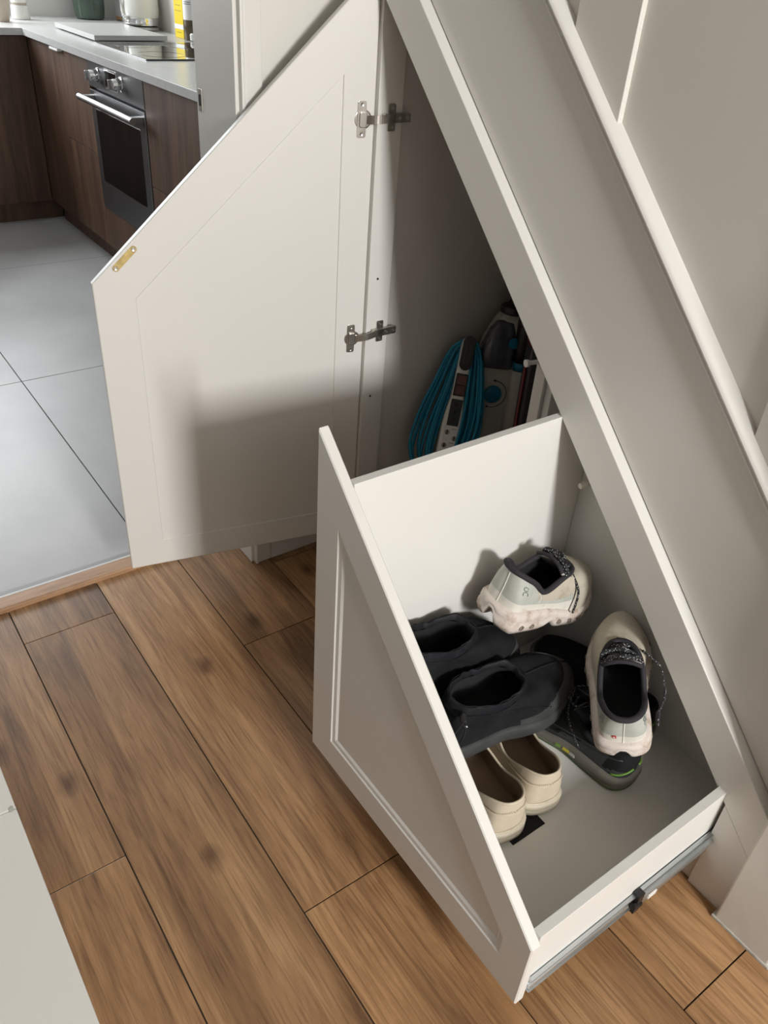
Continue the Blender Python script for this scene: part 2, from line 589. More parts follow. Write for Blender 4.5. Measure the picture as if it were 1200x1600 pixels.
# moulded cap along the string
prof = [(1.004, 0.266), (0.9868, 0.266), (0.9845, 0.2685), (0.9815, 0.2705), (0.9795, 0.273), (0.9805, 0.2752), (0.9830, 0.2762), (0.9785, 0.2775), (0.9750, 0.2800),
        (0.9742, 0.2830), (0.9760, 0.2862), (0.9800, 0.2885), (0.9860, 0.2900), (1.004, 0.2908)]
bm = bmesh.new()
A = [bm.verts.new((-1.46, y, zline(-1.46, p))) for y, p in prof]
B = [bm.verts.new((-0.13, y, zline(-0.13, p))) for y, p in prof]
for i in range(len(prof)):
    j = (i + 1) % len(prof)
    bm.faces.new((A[i], A[j], B[j], B[i]))
bm.faces.new(A[::-1]); bm.faces.new(B)
o = link('cap_moulding', finish(bm), WHITE); o.parent = st; o.location = -st_loc
o.data.polygons.foreach_set('use_smooth', [True] * len(o.data.polygons))
try: o.data.set_sharp_from_angle(angle=0.6)
except Exception: pass
# newel base at the foot
o = box('newel_post', -0.217, -0.118, 0.948, 1.05, 0, 1.05, PLASTER, None, 0.003); o.parent = st; o.location = -st_loc
o = box('newel_caulk', -0.2215, -0.114, 0.9455, 1.05, 0, 0.006, CAULK, None, 0.001); o.parent = st; o.location = -st_loc

# ------------------------------------------------------------------ under-stair cupboard
cu = empty('under_stair_cupboard', (-0.8, FY, 0))
tag(cu, 'white fitted cupboard under the stairs with an open slanted door and pulled-out shoe drawer', 'cupboard')
CUL = cu.location.copy()
def cup(o):
    o.parent = cu
    o.location = o.location - CUL
    return o
XR = -0.2845                                 # left edge of the right post
XL = -1.358                                  # inner face of the hinge stile
cup(prism_xz('slanted_rail', [(-1.459, zline(-1.459)), (-0.2175, zline(-0.2175)), (-0.2175, zline(-0.2175, 0.0715)), (-1.459, zline(-1.459, 0.0715))], FY, 1.0, WHITE, None, 0.0015))
cup(prism_xz('post', [(XR, 0.0), (-0.2175, 0.0), (-0.2175, zline(-0.2175) - 0.0008), (XR, zline(XR) - 0.0008)], FY + 0.0006, 1.0, WHITE, None, 0.001))
cup(prism_xz('hinge_stile', [(-1.459, 0.0), (XL, 0.0), (XL, zline(XL) - 0.0008), (-1.459, zline(-1.459) - 0.0008)], 0.9765, 1.034, WHITE, None, 0.001))
cup(box('plinth', -1.357, XR - 0.001, 0.972, 0.988, 0, 0.072, WHITE, None, 0.001))
# inside: side wall, soffit under the treads, back board
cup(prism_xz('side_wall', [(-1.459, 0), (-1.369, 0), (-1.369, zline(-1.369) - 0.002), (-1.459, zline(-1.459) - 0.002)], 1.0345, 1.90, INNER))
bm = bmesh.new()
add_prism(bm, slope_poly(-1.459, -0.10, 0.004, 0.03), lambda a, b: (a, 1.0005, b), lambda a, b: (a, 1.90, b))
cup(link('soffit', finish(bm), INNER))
cup(box('end_board', -0.2835, -0.27, 1.001, 1.895, 0.0, 0.20, MELA))
# upright stud behind the drawer and the divider board next to it
cup(box('stud', -0.958, -0.932, 1.092, 1.13, 0.0, 0.80, WHITE, None, 0.002))
cup(box('divider_board', -0.931, -0.915, 1.10, 1.60, 0.0, 0.80, MELA, None, 0.001))
cup(prism_xz('back_board', [(-0.914, 0.0), (-0.287, 0.0), (-0.287, zline(-0.287) - 0.02), (-0.914, zline(-0.914) - 0.02)], 1.19, 1.205, MELA))
pin = lathe('shelf_pin', [(0.0045, 0), (0.0045, 0.02), (0.0075, 0.021), (0.0075, 0.026)], (-0.957, 1.091, 0.687), WHITEP, None, 12, axis_rot((-0.2, -1, 0)))
cup(pin)
# two screw holes in the stile
for (yy, zz) in ((0.9995, 0.7345), (0.9985, 0.459)):
    cup(lathe('screw_hole', [(0.0026, 0), (0.0026, 0.0006)], (XL + 0.0001, yy, zz), HOLE, None, 12, axis_rot((1, 0, 0))))

# --- door (part) : local u along the door from free end to hinge, n = visible inner face
DA = Vector((-1.48948522, 0.43895896, 0.0))
DD = Vector((0.22564, 0.97421, 0.0)).normalized()
DN = Vector((DD.y, -DD.x, 0))
def dpt(s, z, n=0.0):
    p = DA + DD * s + DN * n
    return Vector((p.x, p.y, z))
DW, DZ0 = 0.5495, 0.085
def dtop(s): return 0.762 + 0.9605 * s
outer = [(0.0, DZ0), (DW, DZ0), (DW, dtop(DW)), (0.0, dtop(0.0))]
inner = [(0.0755, 0.1515), (0.486, 0.1505), (0.486, 1.118), (0.0755, 0.729)]
inner2 = [(s + ds, z + dz) for (s, z), (ds, dz) in zip(inner, ((0.0016, 0.0016), (-0.0016, 0.0016), (-0.0016, -0.003), (0.0016, -0.001)))]
def inset(poly, d):
    n = len(poly); out = []
    cx = sum(p[0] for p in poly) / n; cz = sum(p[1] for p in poly) / n
    V = [Vector(p) for p in poly]
    for i in range(n):
        a, b, c = V[i - 1], V[i], V[(i + 1) % n]
        e1 = (b - a).normalized(); e2 = (c - b).normalized()
        n1 = Vector((-e1.y, e1.x)); n2 = Vector((-e2.y, e2.x))
        if n1.dot(Vector((cx, cz)) - b) < 0: n1 = -n1
        if n2.dot(Vector((cx, cz)) - b) < 0: n2 = -n2
        q = (n1 + n2); q = q / (q.length ** 2) * 2
        out.append((b.x + q.x * d, b.y + q.y * d))
    return out
def ring_panel(bm, rings):
    """rings: list of (poly, mapping) quads-connected; first ring closed as back, last as centre"""
    L = [[bm.verts.new(f(*p)) for p in poly] for poly, f in rings]
    n = len(L[0])
    bm.faces.new(L[0][::-1])
    for a, b in zip(L[:-1], L[1:]):
        for i in range(n):
            bm.faces.new((a[i], a[(i + 1) % n], b[(i + 1) % n], b[i]))
    bm.faces.new(L[-1])
bm = bmesh.new()
T = 0.018
ring_panel(bm, [
    (inset(outer, 0.068), lambda s, z: dpt(s, z, -T + 0.006)),
    (inset(outer, 0.060), lambda s, z: dpt(s, z, -T)),
    (inset(outer, 0.002), lambda s, z: dpt(s, z, -T)),
    (outer, lambda s, z: dpt(s, z, -T + 0.002)),
    (outer, lambda s, z: dpt(s, z, -0.0025)),
    (inset(outer, 0.0012), lambda s, z: dpt(s, z, -0.0006)),
    (inset(outer, 0.003), lambda s, z: dpt(s, z, 0.0)),
    (inner, lambda s, z: dpt(s, z, 0.0)),
    (inner2, lambda s, z: dpt(s, z, -0.0022)),
])
door = cup(link('door', finish(bm), WHITE))
# magnetic striker plate on the door
a = Vector((0.0465, 0.790)); b = Vector((0.0815, 0.8235))
e = (b - a).normalized(); nn = Vector((-e.y, e.x))
def capsule(a, b, r, k=8):
    e = (b - a).normalized(); th = math.atan2(e.y, e.x)
    pts = []
    for i in range(k + 1):
        t = th - math.pi / 2 + math.pi * i / k
        pts.append((b.x + r * math.cos(t), b.y + r * math.sin(t)))
    for i in range(k + 1):
        t = th + math.pi / 2 + math.pi * i / k
        pts.append((a.x + r * math.cos(t), a.y + r * math.sin(t)))
    return pts
bm = bmesh.new()
add_prism(bm, capsule(a, b, 0.0062), lambda s, z: dpt(s, z, 0.0001), lambda s, z: dpt(s, z, 0.0018))
stk = link('striker_plate', finish(bm), BRASS); stk.parent = door
stk['label'] = 'yellow zinc striker plate'
for q in (a, b):
    o = lathe('screw', [(0.0042, 0), (0.0038, 0.0008), (0.0012, 0.0004), (0.0012, -0.0004)], dpt(q.x, q.y, 0.0019), mat('screw_zinc', (0.7, 0.72, 0.66), 0.3, 1.0), door, 12, axis_rot(DN))
# hinges : sub-parts of the door
def plate_poly(cx, cz, w, h, r):
    pts = []
    for sx, sz, t0 in ((1, -1, -90), (1, 1, 0), (-1, 1, 90), (-1, -1, 180)):
        for k in range(4):
            t = math.radians(t0 + 30 * k)
            pts.append((cx + sx * (w / 2 - r) + r * math.cos(t), cz + sz * (h / 2 - r) + r * math.sin(t)))
    return pts
def sx_pt(y, z, n=0.0): return Vector((XL + n, y, z))
for (sc, zc, py, pz) in ((0.527, 1.043, 1.0095, 1.0465), (0.524, 0.6055, 1.0135, 0.6165)):
    bm = bmesh.new()
    add_prism(bm, plate_poly(sc - 0.004, zc, 0.0175, 0.064, 0.004), lambda s, z: dpt(s, z, 0.0001), lambda s, z: dpt(s, z, 0.0022), 0.0005)
    # cup disc showing beside the plate
    add_lathe(bm, [(0.0172, 0.0), (0.0172, 0.0008), (0.0160, 0.0012), (0.0150, -0.001)], Matrix.Translation(dpt(sc - 0.001, zc, 0.0002)) @ axis_rot(DN), 28)
    # raised block over the cup
    add_prism(bm, plate_poly(sc - 0.002, zc, 0.014, 0.027, 0.003), lambda s, z: dpt(s, z, 0.002), lambda s, z: dpt(s, z, 0.0065), 0.0012)
    # knuckle arm bending over to the mounting plate
    p0, p1 = dpt(sc + 0.004, zc, 0.004), sx_pt(py - 0.018, pz, 0.012)
    mid = (p0 + p1) / 2 + Vector((0.006, -0.004, 0))
    path = catmull([p0, mid, p1, sx_pt(py + 0.004, pz, 0.010)], 5)
    for i in range(len(path) - 1):
        q0, q1 = path[i], path[i + 1]
        t = (q1 - q0).normalized(); sd = Vector((0, 0, 1)); nr = t.cross(sd).normalized()
        b2 = bmesh.new()
        vs = []
        for q in (q0, q1):
            for (cz, cn) in ((-0.0075, -0.0012), (0.0075, -0.0012), (0.0075, 0.0012), (-0.0075, 0.0012)):
                vs.append(b2.verts.new(q + sd * cz + nr * cn))
        for f in ((0, 1, 2, 3), (4, 7, 6, 5), (0, 4, 5, 1), (1, 5, 6, 2), (2, 6, 7, 3), (3, 7, 4, 0)):
            b2.faces.new([vs[i2] for i2 in f])
        merge(bm, b2)
    # cross shaped mounting plate on the stile with the long arm casing
    add_prism(bm, plate_poly(py - 0.002, pz, 0.0175, 0.048, 0.003), lambda y, z: sx_pt(y, z, 0.0002), lambda y, z: sx_pt(y, z, 0.003), 0.0006)
    add_prism(bm, plate_poly(py + 0.006, pz, 0.062, 0.0165, 0.002), lambda y, z: sx_pt(y, z, 0.003), lambda y, z: sx_pt(y, z, 0.0115), 0.001)
    hg = link('hinge', finish(bm), NICKEL)
    hg.parent = door
    # screws: separate small lathes under the hinge
    for (p, d) in ((dpt(sc - 0.004, zc + 0.0255, 0.0023), DN), (dpt(sc - 0.004, zc - 0.0255, 0.0023), DN),
                   (sx_pt(py - 0.002, pz - 0.017, 0.0031), (1, 0, 0)), (sx_pt(py - 0.002, pz + 0.017, 0.0031), (1, 0, 0)),
                   (sx_pt(py + 0.010, pz, 0.0116), (1, 0, 0)), (sx_pt(py + 0.029, pz, 0.0116), (1, 0, 0))):
        lathe('screw', [(0.0034, 0), (0.003, 0.0009), (0.001, 0.0003)], p, MATS['screw_zinc'], door, 12, axis_rot(d))

# --- drawer (part)
dr = empty('drawer')
cup(dr)
FYD = 0.531
fo = [(-0.8375, 0.086), (-0.2855, 0.086), (-0.2855, 0.232), (-0.8395, 0.7505)]
rec = [(-0.7765, 0.1485), (-0.3330, 0.1500), (-0.3330, 0.1930), (-0.7800, 0.6120)]
bm = bmesh.new()
f = lambda d: (lambda x, z: Vector((x, FYD + d, z)))
ring_panel(bm, [
    (inset(fo, 0.002), f(T)), (fo, f(T - 0.002)), (fo, f(0.0018)), (inset(fo, 0.0018), f(0.0)),
    (rec, f(0.0)), (inset(rec, 0.0018), f(0.0022)), (inset(rec, 0.0095), f(0.0030)), (inset(rec, 0.0135), f(0.0062)),
])
o = link('drawer_front', finish(bm), WHITE, dr)
DT = 0.0150
box('side_panel', -0.7850, -0.7705, FYD + T + 0.0003, 1.0735, 0.098, 0.6895, MELA, dr, 0.0008)
box('side_panel', -0.3045, -0.2895, FYD + T + 0.0003, 1.0735, 0.098, 0.2425, MELA, dr, 0.0008)
prism_xz('back_panel', [(-0.7702, 0.098), (-0.3048, 0.098), (-0.3048, 0.2425), (-0.7702, 0.6895)], 1.0575, 1.0725, MELA, dr, 0.0008)
box('bottom_panel', -0.7702, -0.3048, FYD + T + 0.0003, 1.0572, 0.138, 0.150, MELA, dr)
# runner on the right side: inner member with two lips, outer channel, black clip
zr = 0.119
bm = bmesh.new()
add_box(bm, -0.2893, -0.2878, FYD + T + 0.002, 0.96, zr - 0.017, zr + 0.017)
add_box(bm, -0.2893, -0.2815, FYD + T + 0.002, 0.96, zr + 0.0145, zr + 0.017, 0.0006)
add_box(bm, -0.2893, -0.2815, FYD + T + 0.002, 0.96, zr - 0.017, zr - 0.0145, 0.0006)
add_tube(bm, [(-0.2865, FYD + T + 0.002, zr + 0.008), (-0.2865, 0.96, zr + 0.008)], 0.003, 8)
add_tube(bm, [(-0.2865, FYD + T + 0.002, zr - 0.004), (-0.2865, 0.96, zr - 0.004)], 0.0045, 8)
o = link('runner', finish(bm), ZINC, dr)
bm = bmesh.new()
add_box(bm, -0.2812, -0.2795, 0.785, 1.05, zr - 0.0225, zr + 0.0225)
add_box(bm, -0.2875, -0.2795, 0.785, 1.05, zr + 0.0195, zr + 0.0225, 0.0008)
add_box(bm, -0.2875, -0.2795, 0.785, 1.05, zr - 0.0225, zr - 0.0195, 0.0008)
add_tube(bm, [(-0.279, 0.785, zr + 0.009), (-0.279, 1.05, zr + 0.009)], 0.004, 8)
o = link('runner_channel', finish(bm), ZINC, dr)
bm = bmesh.new()
add_box(bm, -0.2875, -0.276, 0.773, 0.7875, zr - 0.0235, zr + 0.0235, 0.001)
add_tube(bm, [(-0.2785, 0.765, zr + 0.003), (-0.2785, 0.785, zr - 0.004)], 0.006, 8)
o = link('runner_clip', finish(bm), BLACKP, dr)
bm = bmesh.new()
add_box(bm, -0.2795, -0.2765, 0.822, 0.842, zr + 0.002, zr + 0.010, 0.001)
add_box(bm, -0.2795, -0.2765, 0.808, 0.828, zr - 0.016, zr - 0.006, 0.001)
o = link('runner_tab', finish(bm), WHITEP, dr)
# threaded pin poking through the back panel
lathe('shelf_pin', [(0.0055, 0), (0.0055, 0.022), (0.0042, 0.023), (0.0042, 0.027), (0.0062, 0.028), (0.0062, 0.040), (0.005, 0.042)], (-0.735, 1.0573, 0.556), mat('cream_plastic', (0.75, 0.72, 0.62), 0.5), dr, 14, axis_rot((-0.12, -1, -0.08)))

# ------------------------------------------------------------------ low white sideboard at the photographer's side
sb = empty('sideboard', (-0.45, -0.22, 0))
tag(sb, 'white low sideboard top edge beside the wooden floor in the bottom left corner', 'sideboard')
def sbb(name, x0, x1, y0, y1, z0, z1, bev=0.002, m=WHITE):
    o = box(name, x0, x1, y0, y1, z0, z1, m, sb, bev); o.location = -sb.location; return o
sbb('top', -0.6890, 0.42, -0.50, 0.0292, 0.432, 0.45)
sbb('top', -1.30, -0.6896, -0.50, 0.0292, 0.432, 0.45)
sbb('body', -1.29, 0.41, -0.50, 0.005, 0.06, 0.4315)
for xa in (-1.288, -0.86, -0.43, 0.0):
    sbb('door', xa, xa + 0.405, 0.0055, 0.022, 0.065, 0.425)
sbb('plinth', -1.27, 0.39, -0.49, -0.03, 0.0, 0.0598)
lathe('screw', [(0.003, 0), (0.003, 0.001)], (-0.6895 + 0.45, 0.024 + 0.22, 0.4501), MATS['screw_zinc'], sb, 10)
# ------------------------------------------------------------------ kitchen
KY = 1.232                                   # door fronts of the oven run
def kbox(par, name, x0, x1, y0, y1, z0, z1, m, bev=0.0):
    o = box(name, x0, x1, y0, y1, z0, z1, m, par, bev)
    o.location = -par.location
    return o
def cabinet(name, label, x0, x1, fronts, base=0.10, doors_from=None):
    c = empty(name, ((x0 + x1) / 2, KY, 0))
    tag(c, label, 'cabinet')
    kbox(c, 'plinth', x0, x1, KY + 0.05, KY + 0.066, 0, base, WALNUT)
    return c
# corner unit left of the oven
c1 = cabinet('base_cabinet', 'dark walnut corner base cabinet left of the built-in oven', -4.652, -3.803, None)
kbox(c1, 'body', -4.652, -3.803, KY + 0.02, 1.90, 0.10, 0.868, WALNUT)
kbox(c1, 'door', -4.650, -4.262, KY, KY + 0.019, 0.102, 0.866, WALNUT, 0.001)
d2 = kbox(c1, 'drawer_front', -4.259, -3.8045, KY, KY + 0.019, 0.496, 0.866, WALNUT, 0.001)
kbox(c1, 'drawer_front', -4.259, -3.8045, KY, KY + 0.019, 0.102, 0.493, WALNUT, 0.001)
o = box('handle', -4.235, -4.120, KY - 0.022, KY, 0.8575, 0.8665, mat('bright_pull', (0.85, 0.84, 0.82), 0.35), d2, 0.001)
# oven housing: walnut drawer front under the oven
c2 = cabinet('oven_housing', 'walnut drawer front and housing directly below the oven', -3.802, -3.200, None)
kbox(c2, 'body', -3.802, -3.785, KY + 0.02, 1.90, 0.10, 0.868, WALNUT)
kbox(c2, 'body', -3.217, -3.200, KY + 0.02, 1.90, 0.10, 0.868, WALNUT)
kbox(c2, 'drawer_front', -3.800, -3.202, KY, KY + 0.019, 0.102, 0.2725, WALNUT, 0.001)
# unit right of the oven
c3 = cabinet('base_cabinet', 'dark walnut base cabinet with two drawer fronts right of the oven', -3.199, -2.40, None)
kbox(c3, 'body', -3.199, -2.40, KY + 0.02, 1.90, 0.10, 0.868, WALNUT)
kbox(c3, 'drawer_front', -3.1975, -2.402, KY, KY + 0.019, 0.496, 0.866, WALNUT, 0.001)
kbox(c3, 'drawer_front', -3.1975, -2.402, KY, KY + 0.019, 0.102, 0.493, WALNUT, 0.001)
# return run along the far wall
c4 = empty('base_cabinet', (-4.97, 0.7, 0))
tag(c4, 'dark walnut cabinet run along the far kitchen wall', 'cabinet')
kbox(c4, 'body', -5.298, -4.672, -0.6, 1.90, 0.10, 0.868, WALNUT)
kbox(c4, 'plinth', -4.72, -4.704, -0.6, 1.29, 0, 0.10, WALNUT)
for ya, yb in ((-0.598, 0.0), (0.003, 0.60), (0.603, 1.229)):
    kbox(c4, 'door', -4.672, -4.653, ya, yb, 0.102, 0.866, WALNUT, 0.001)
# worktop, L-shaped
bm = bmesh.new()
poly = [(-5.298, -0.6), (-4.637, -0.6), (-4.637, 1.212), (-2.40, 1.212), (-2.40, 1.918), (-5.298, 1.918)]
add_prism(bm, poly, lambda a, b: (a, b, 0.8695), lambda a, b: (a, b, 0.900), 0.0015)
wt = link('worktop', finish(bm), STONE)
tag(wt, 'pale stone L-shaped worktop over the walnut kitchen cabinets', 'worktop')

# oven
ov = empty('oven', (-3.5, KY, 0.275))
tag(ov, 'built-in stainless steel oven with two knobs and bar handle', 'oven')
kbox(ov, 'body', -3.782, -3.220, KY + 0.02, 1.80, 0.275, 0.866, DSTEEL)
kbox(ov, 'control_panel', -3.799, -3.203, KY - 0.002, KY + 0.019, 0.768, 0.867, DSTEEL, 0.002)
for x in (-3.680, -3.420):
    b2 = lathe('knob', [(0.027, 0), (0.027, 0.004), (0.021, 0.006), (0.019, 0.034), (0.017, 0.038), (0.001, 0.038)], Vector((x, KY - 0.002, 0.822)) - ov.location, CHROME, ov, 24, axis_rot((0, -1, 0)))
    g = box('grip', x - 0.005, x + 0.005, KY - 0.055, KY - 0.036, 0.805, 0.839, STEEL, b2, 0.002)
    g.location = -ov.location
    b2.location = (0, 0, 0)
dp = kbox(ov, 'display', -3.592, -3.462, KY - 0.006, KY - 0.0015, 0.786, 0.858, CHROME, 0.002)
o = box('screen', -3.584, -3.470, KY - 0.0075, KY - 0.0055, 0.793, 0.851, GLASSB, dp, 0.001)
dd = kbox(ov, 'oven_door', -3.799, -3.203, KY - 0.004, KY + 0.019, 0.276, 0.757, DSTEEL, 0.002)
o = box('door_glass', -3.746, -3.262, KY - 0.0052, KY - 0.0038, 0.400, 0.686, GLASSB, dd, 0.0005)
box('glass_trim', -3.749, -3.259, KY - 0.0048, KY - 0.0038, 0.397, 0.4, CHROME, dd, 0.0003)
box('glass_trim', -3.749, -3.259, KY - 0.0048, KY - 0.0038, 0.686, 0.688, CHROME, dd, 0.0003)
bm = bmesh.new()
add_tube(bm, [(-3.800, KY - 0.052, 0.728), (-3.202, KY - 0.052, 0.728)], 0.0125, 14)
for x in (-3.765, -3.237):
    add_box(bm, x - 0.016, x + 0.016, KY - 0.058, KY - 0.003, 0.716, 0.738, 0.004)
o = link('handle', finish(bm), STEEL, dd)
# hob
hb = empty('hob', (-3.5, 1.55, 0.9))
tag(hb, 'black glass hob set flush in the pale worktop above the oven', 'hob')
kbox(hb, 'glass', -4.03, -3.435, 1.345, 1.835, 0.9003, 0.9062, HOBGL, 0.0015)
for (x, y, r) in ((-3.88, 1.47, 0.075), (-3.58, 1.47, 0.095), (-3.88, 1.71, 0.095), (-3.58, 1.71, 0.075)):
    pts = [Vector((x + r * math.cos(2 * math.pi * k / 40), y + r * math.sin(2 * math.pi * k / 40), 0.9063)) for k in range(40)]
    o = tube('ring_marking', pts, 0.0006, mat('hob_print', (0.12, 0.12, 0.12), 0.4), hb, 4, True); o.location = -hb.location
# white chopping slab resting over the back of the hob
ch = empty('chopping_board', (-4.3, 1.6, 0.906))
tag(ch, 'pale grey rectangular worktop saver board lying behind the hob edge', 'board')
bm = bmesh.new()
# corners: left-near, right-near, right-far, left-far
quad = [(-4.650, 1.372), (-4.060, 1.362), (-4.085, 1.712), (-4.66, 1.712)]
add_prism(bm, quad, lambda a, b: (a, b, 0.9065), lambda a, b: (a, b, 0.9265), 0.002)
o = link('slab', finish(bm), mat('board_white', (0.48, 0.48, 0.465), 0.35), ch); o.location = -ch.location
for (x, y) in ((-4.60, 1.40), (-4.1, 1.40), (-4.12, 1.68), (-4.6, 1.68)):
    lathe('foot', [(0.012, 0.0063 if x > -4.2 else 0.0002), (0.012, 0.0066)], Vector((x, y, 0.9)) - ch.location, BLACKP, ch, 10)

# kettle
kx, ky = -4.66, 1.815
kt = empty('kettle', (kx, ky, 0.9))
tag(kt, 'white electric kettle with chrome band on its base by the back wall', 'kettle')
KW = mat('kettle_white', (0.80, 0.80, 0.76), 0.15, coat=0.5)
lathe('power_base', [(0.092, 0), (0.095, 0.006), (0.088, 0.016), (0.070, 0.020)], (0, 0, 0.0005), mat('kettle_base', (0.42, 0.42, 0.42), 0.3, 0.6), kt, 32)
lathe('chrome_band', [(0.083, 0.021), (0.092, 0.024), (0.094, 0.052), (0.0915, 0.056)], (0, 0, 0), CHROME, kt, 32)
lathe('body', [(0.0915, 0.0565), (0.096, 0.085), (0.094, 0.14), (0.083, 0.20), (0.068, 0.235), (0.03, 0.25), (0.001, 0.252)], (0, 0, 0), KW, kt, 32)
bm = bmesh.new()
add_box(bm, -0.006, 0.016, -0.006, 0.006, 0.0, 0.020, 0.003)
add_tube(bm, [(0.016, 0.0, 0.015), (0.03, 0.0, 0.012)], 0.004, 8)
M = Matrix.Translation((0.045, -0.085, 0.045)) @ Matrix.Rotation(math.radians(-60), 4, 'Z')
me = finish(bm); me.transform(M)
link('switch', me, CHROME, kt)
bm = bmesh.new()
add_tube(bm, catmull([(0.02, -0.094, 0.06), (0.018, -0.102, 0.13), (0.014, -0.098, 0.19), (0.01, -0.075, 0.235)], 6), 0.006, 8)
link('handle', finish(bm), CHROME, kt, smooth=True)
lathe('spout', [(0.02, 0), (0.012, 0.05), (0.01, 0.055)], (-0.075, 0.03, 0.17), KW, kt, 12, axis_rot((-0.8, 0.2, 0.6)))

# leaning wooden board with a pale printed face behind the kettle
wbd = empty('serving_board', (-5.0, 1.87, 0.9))
tag(wbd, 'wooden board with pale patterned face leaning on the wall behind the kettle', 'board')
Mb = Matrix.Translation((-0.0, 0.015, 0.0015)) @ Matrix.Rotation(math.radians(-9), 4, 'X')
bm = bmesh.new(); add_box(bm, -0.19, 0.13, -0.009, 0.009, 0.0, 0.30, 0.003)
me = finish(bm); me.transform(Mb); link('board', me, mat('board_wood', (0.58, 0.36, 0.19), 0.5, var=0.15, vscale=12), wbd)
bm = bmesh.new(); add_box(bm, -0.183, 0.123, -0.0105, -0.0092, 0.018, 0.292, 0.0005)
me = finish(bm); me.transform(Mb)
link('printed_face', me, two_tone('board_print', (0.62, 0.61, 0.60), (0.75, 0.40, 0.16), 7, 0.60, 0.66, 0.4, 0.0), wbd)

# yellow carton + second narrow box beside it
YEL = mat('yellow_carton', (0.78, 0.58, 0.01), 0.35)
PRT = mat('print_white', (0.8, 0.8, 0.78), 0.4)
yc = empty('pasta_carton', (-4.285, 1.88, 0.9))
tag(yc, 'tall yellow food carton standing on the worktop against the wall', 'carton')
kbox(yc, 'box', -4.335, -4.235, 1.860, 1.912, 0.9005, 1.21, YEL, 0.0015)
kbox(yc, 'printed_band', -4.3352, -4.2348, 1.8594, 1.9122, 0.938, 0.958, PRT)
DKY = mat('print_dark_yellow', (0.45, 0.33, 0.01), 0.4)
for zz, wd in ((1.035, 0.06), (1.012, 0.07), (0.922, 0.05)):
    kbox(yc, 'printed_line', -4.285 - wd / 2, -4.285 + wd / 2, 1.8592, 1.8597, zz, zz + 0.004, DKY)
bc = empty('grinder_bottle', (-4.185, 1.88, 0.9))
tag(bc, 'slim spice bottle with white lettered label beside the yellow carton', 'bottle')
lathe('bottle', [(0.034, 0.0005), (0.036, 0.004), (0.036, 0.10), (0.035, 0.27), (0.02, 0.30), (0.018, 0.33)], (0, 0, 0), mat('bottle_dark', (0.10, 0.075, 0.045), 0.12), bc, 24)
lathe('paper_label', [(0.0365, 0.085), (0.0365, 0.26)], (0, 0, 0), PRT, bc, 24, cap=False)
for k, zz in enumerate((0.235, 0.222, 0.209, 0.158, 0.150)):
    hw = (0.55, 0.7, 0.5, 0.45, 0.5)[k]
    pts = [(0.0369 * math.cos(-0.9 + t), 0.0369 * math.sin(-0.9 + t), zz) for t in [(-hw + 2 * hw * i / 8) for i in range(9)]]
    tube('lettering', pts, 0.0022 if k < 3 else 0.001, BLACKP, bc, 4)
lathe('cap', [(0.02, 0.33), (0.02, 0.36), (0.001, 0.361)], (0, 0, 0), BLACKP, bc, 16)
sp2 = empty('small_pot', (-4.10, 1.85, 0.9))
tag(sp2, 'tiny white pot standing in front of the slim bottle', 'pot')
lathe('pot', [(0.012, 0.0065), (0.017, 0.008), (0.018, 0.03), (0.013, 0.036), (0.001, 0.037)], (0, 0, 0), KW, sp2, 16)

# green jar, white jar, beige canister in the far corner
gj = empty('green_jar', (-5.20, 1.735, 0.9))
tag(gj, 'dark green glazed jar in the far worktop corner', 'jar')
lathe('jar', [(0.062, 0.0005), (0.076, 0.006), (0.082, 0.05), (0.086, 0.14), (0.08, 0.20), (0.07, 0.2), (0.07, 0.15)], (0, 0, 0), mat('green_glaze', (0.055, 0.085, 0.062), 0.12, var=0.25, vscale=14), gj, 32)
lathe('rim', [(0.078, 0.2005), (0.083, 0.204), (0.083, 0.212), (0.078, 0.215)], (0, 0, 0), mat('green_glaze', (0, 0, 0)), gj, 32)
wj = empty('white_jar', (-5.09, 1.335, 0.9))
tag(wj, 'small white tapered storage jar with a brown lid band near the wall', 'jar')
lathe('jar', [(0.044, 0.0005), (0.047, 0.004), (0.041, 0.062), (0.037, 0.064)], (0, 0, 0), WHITEP, wj, 24)
lathe('lid_band', [(0.0375, 0.0645), (0.0375, 0.074)], (0, 0, 0), mat('lid_brown', (0.42, 0.36, 0.30), 0.5), wj, 24)
lathe('lid', [(0.039, 0.0745), (0.039, 0.088), (0.001, 0.09)], (0, 0, 0), WHITEP, wj, 24)
bcn = empty('beige_vase', (-4.935, 1.205, 0.9))
tag(bcn, 'beige ceramic vase at the very left end of the visible worktop', 'vase')
lathe('vase', [(0.028, 0.0005), (0.031, 0.004), (0.040, 0.05), (0.046, 0.11), (0.04, 0.15), (0.034, 0.15), (0.036, 0.1)], (0, 0, 0), mat('beige_ceramic', (0.50, 0.42, 0.34), 0.5), bcn, 24)

# ------------------------------------------------------------------ shoes
def pose(heel, toe, roll=0.0):
    """matrix: local X from heel to toe, Z up, origin at the heel end of the sole"""
    h, t = Vector(heel), Vector(toe)
    X = (t - h).normalized()
    Y = Vector((0, 0, 1)).cross(X).normalized()
    Z = X.cross(Y)
    M = Matrix(((X.x, Y.x, Z.x, h.x), (X.y, Y.y, Z.y, h.y), (X.z, Y.z, Z.z, h.z), (0, 0, 0, 1)))
    return M @ Matrix.Rotation(math.radians(roll), 4, 'X')

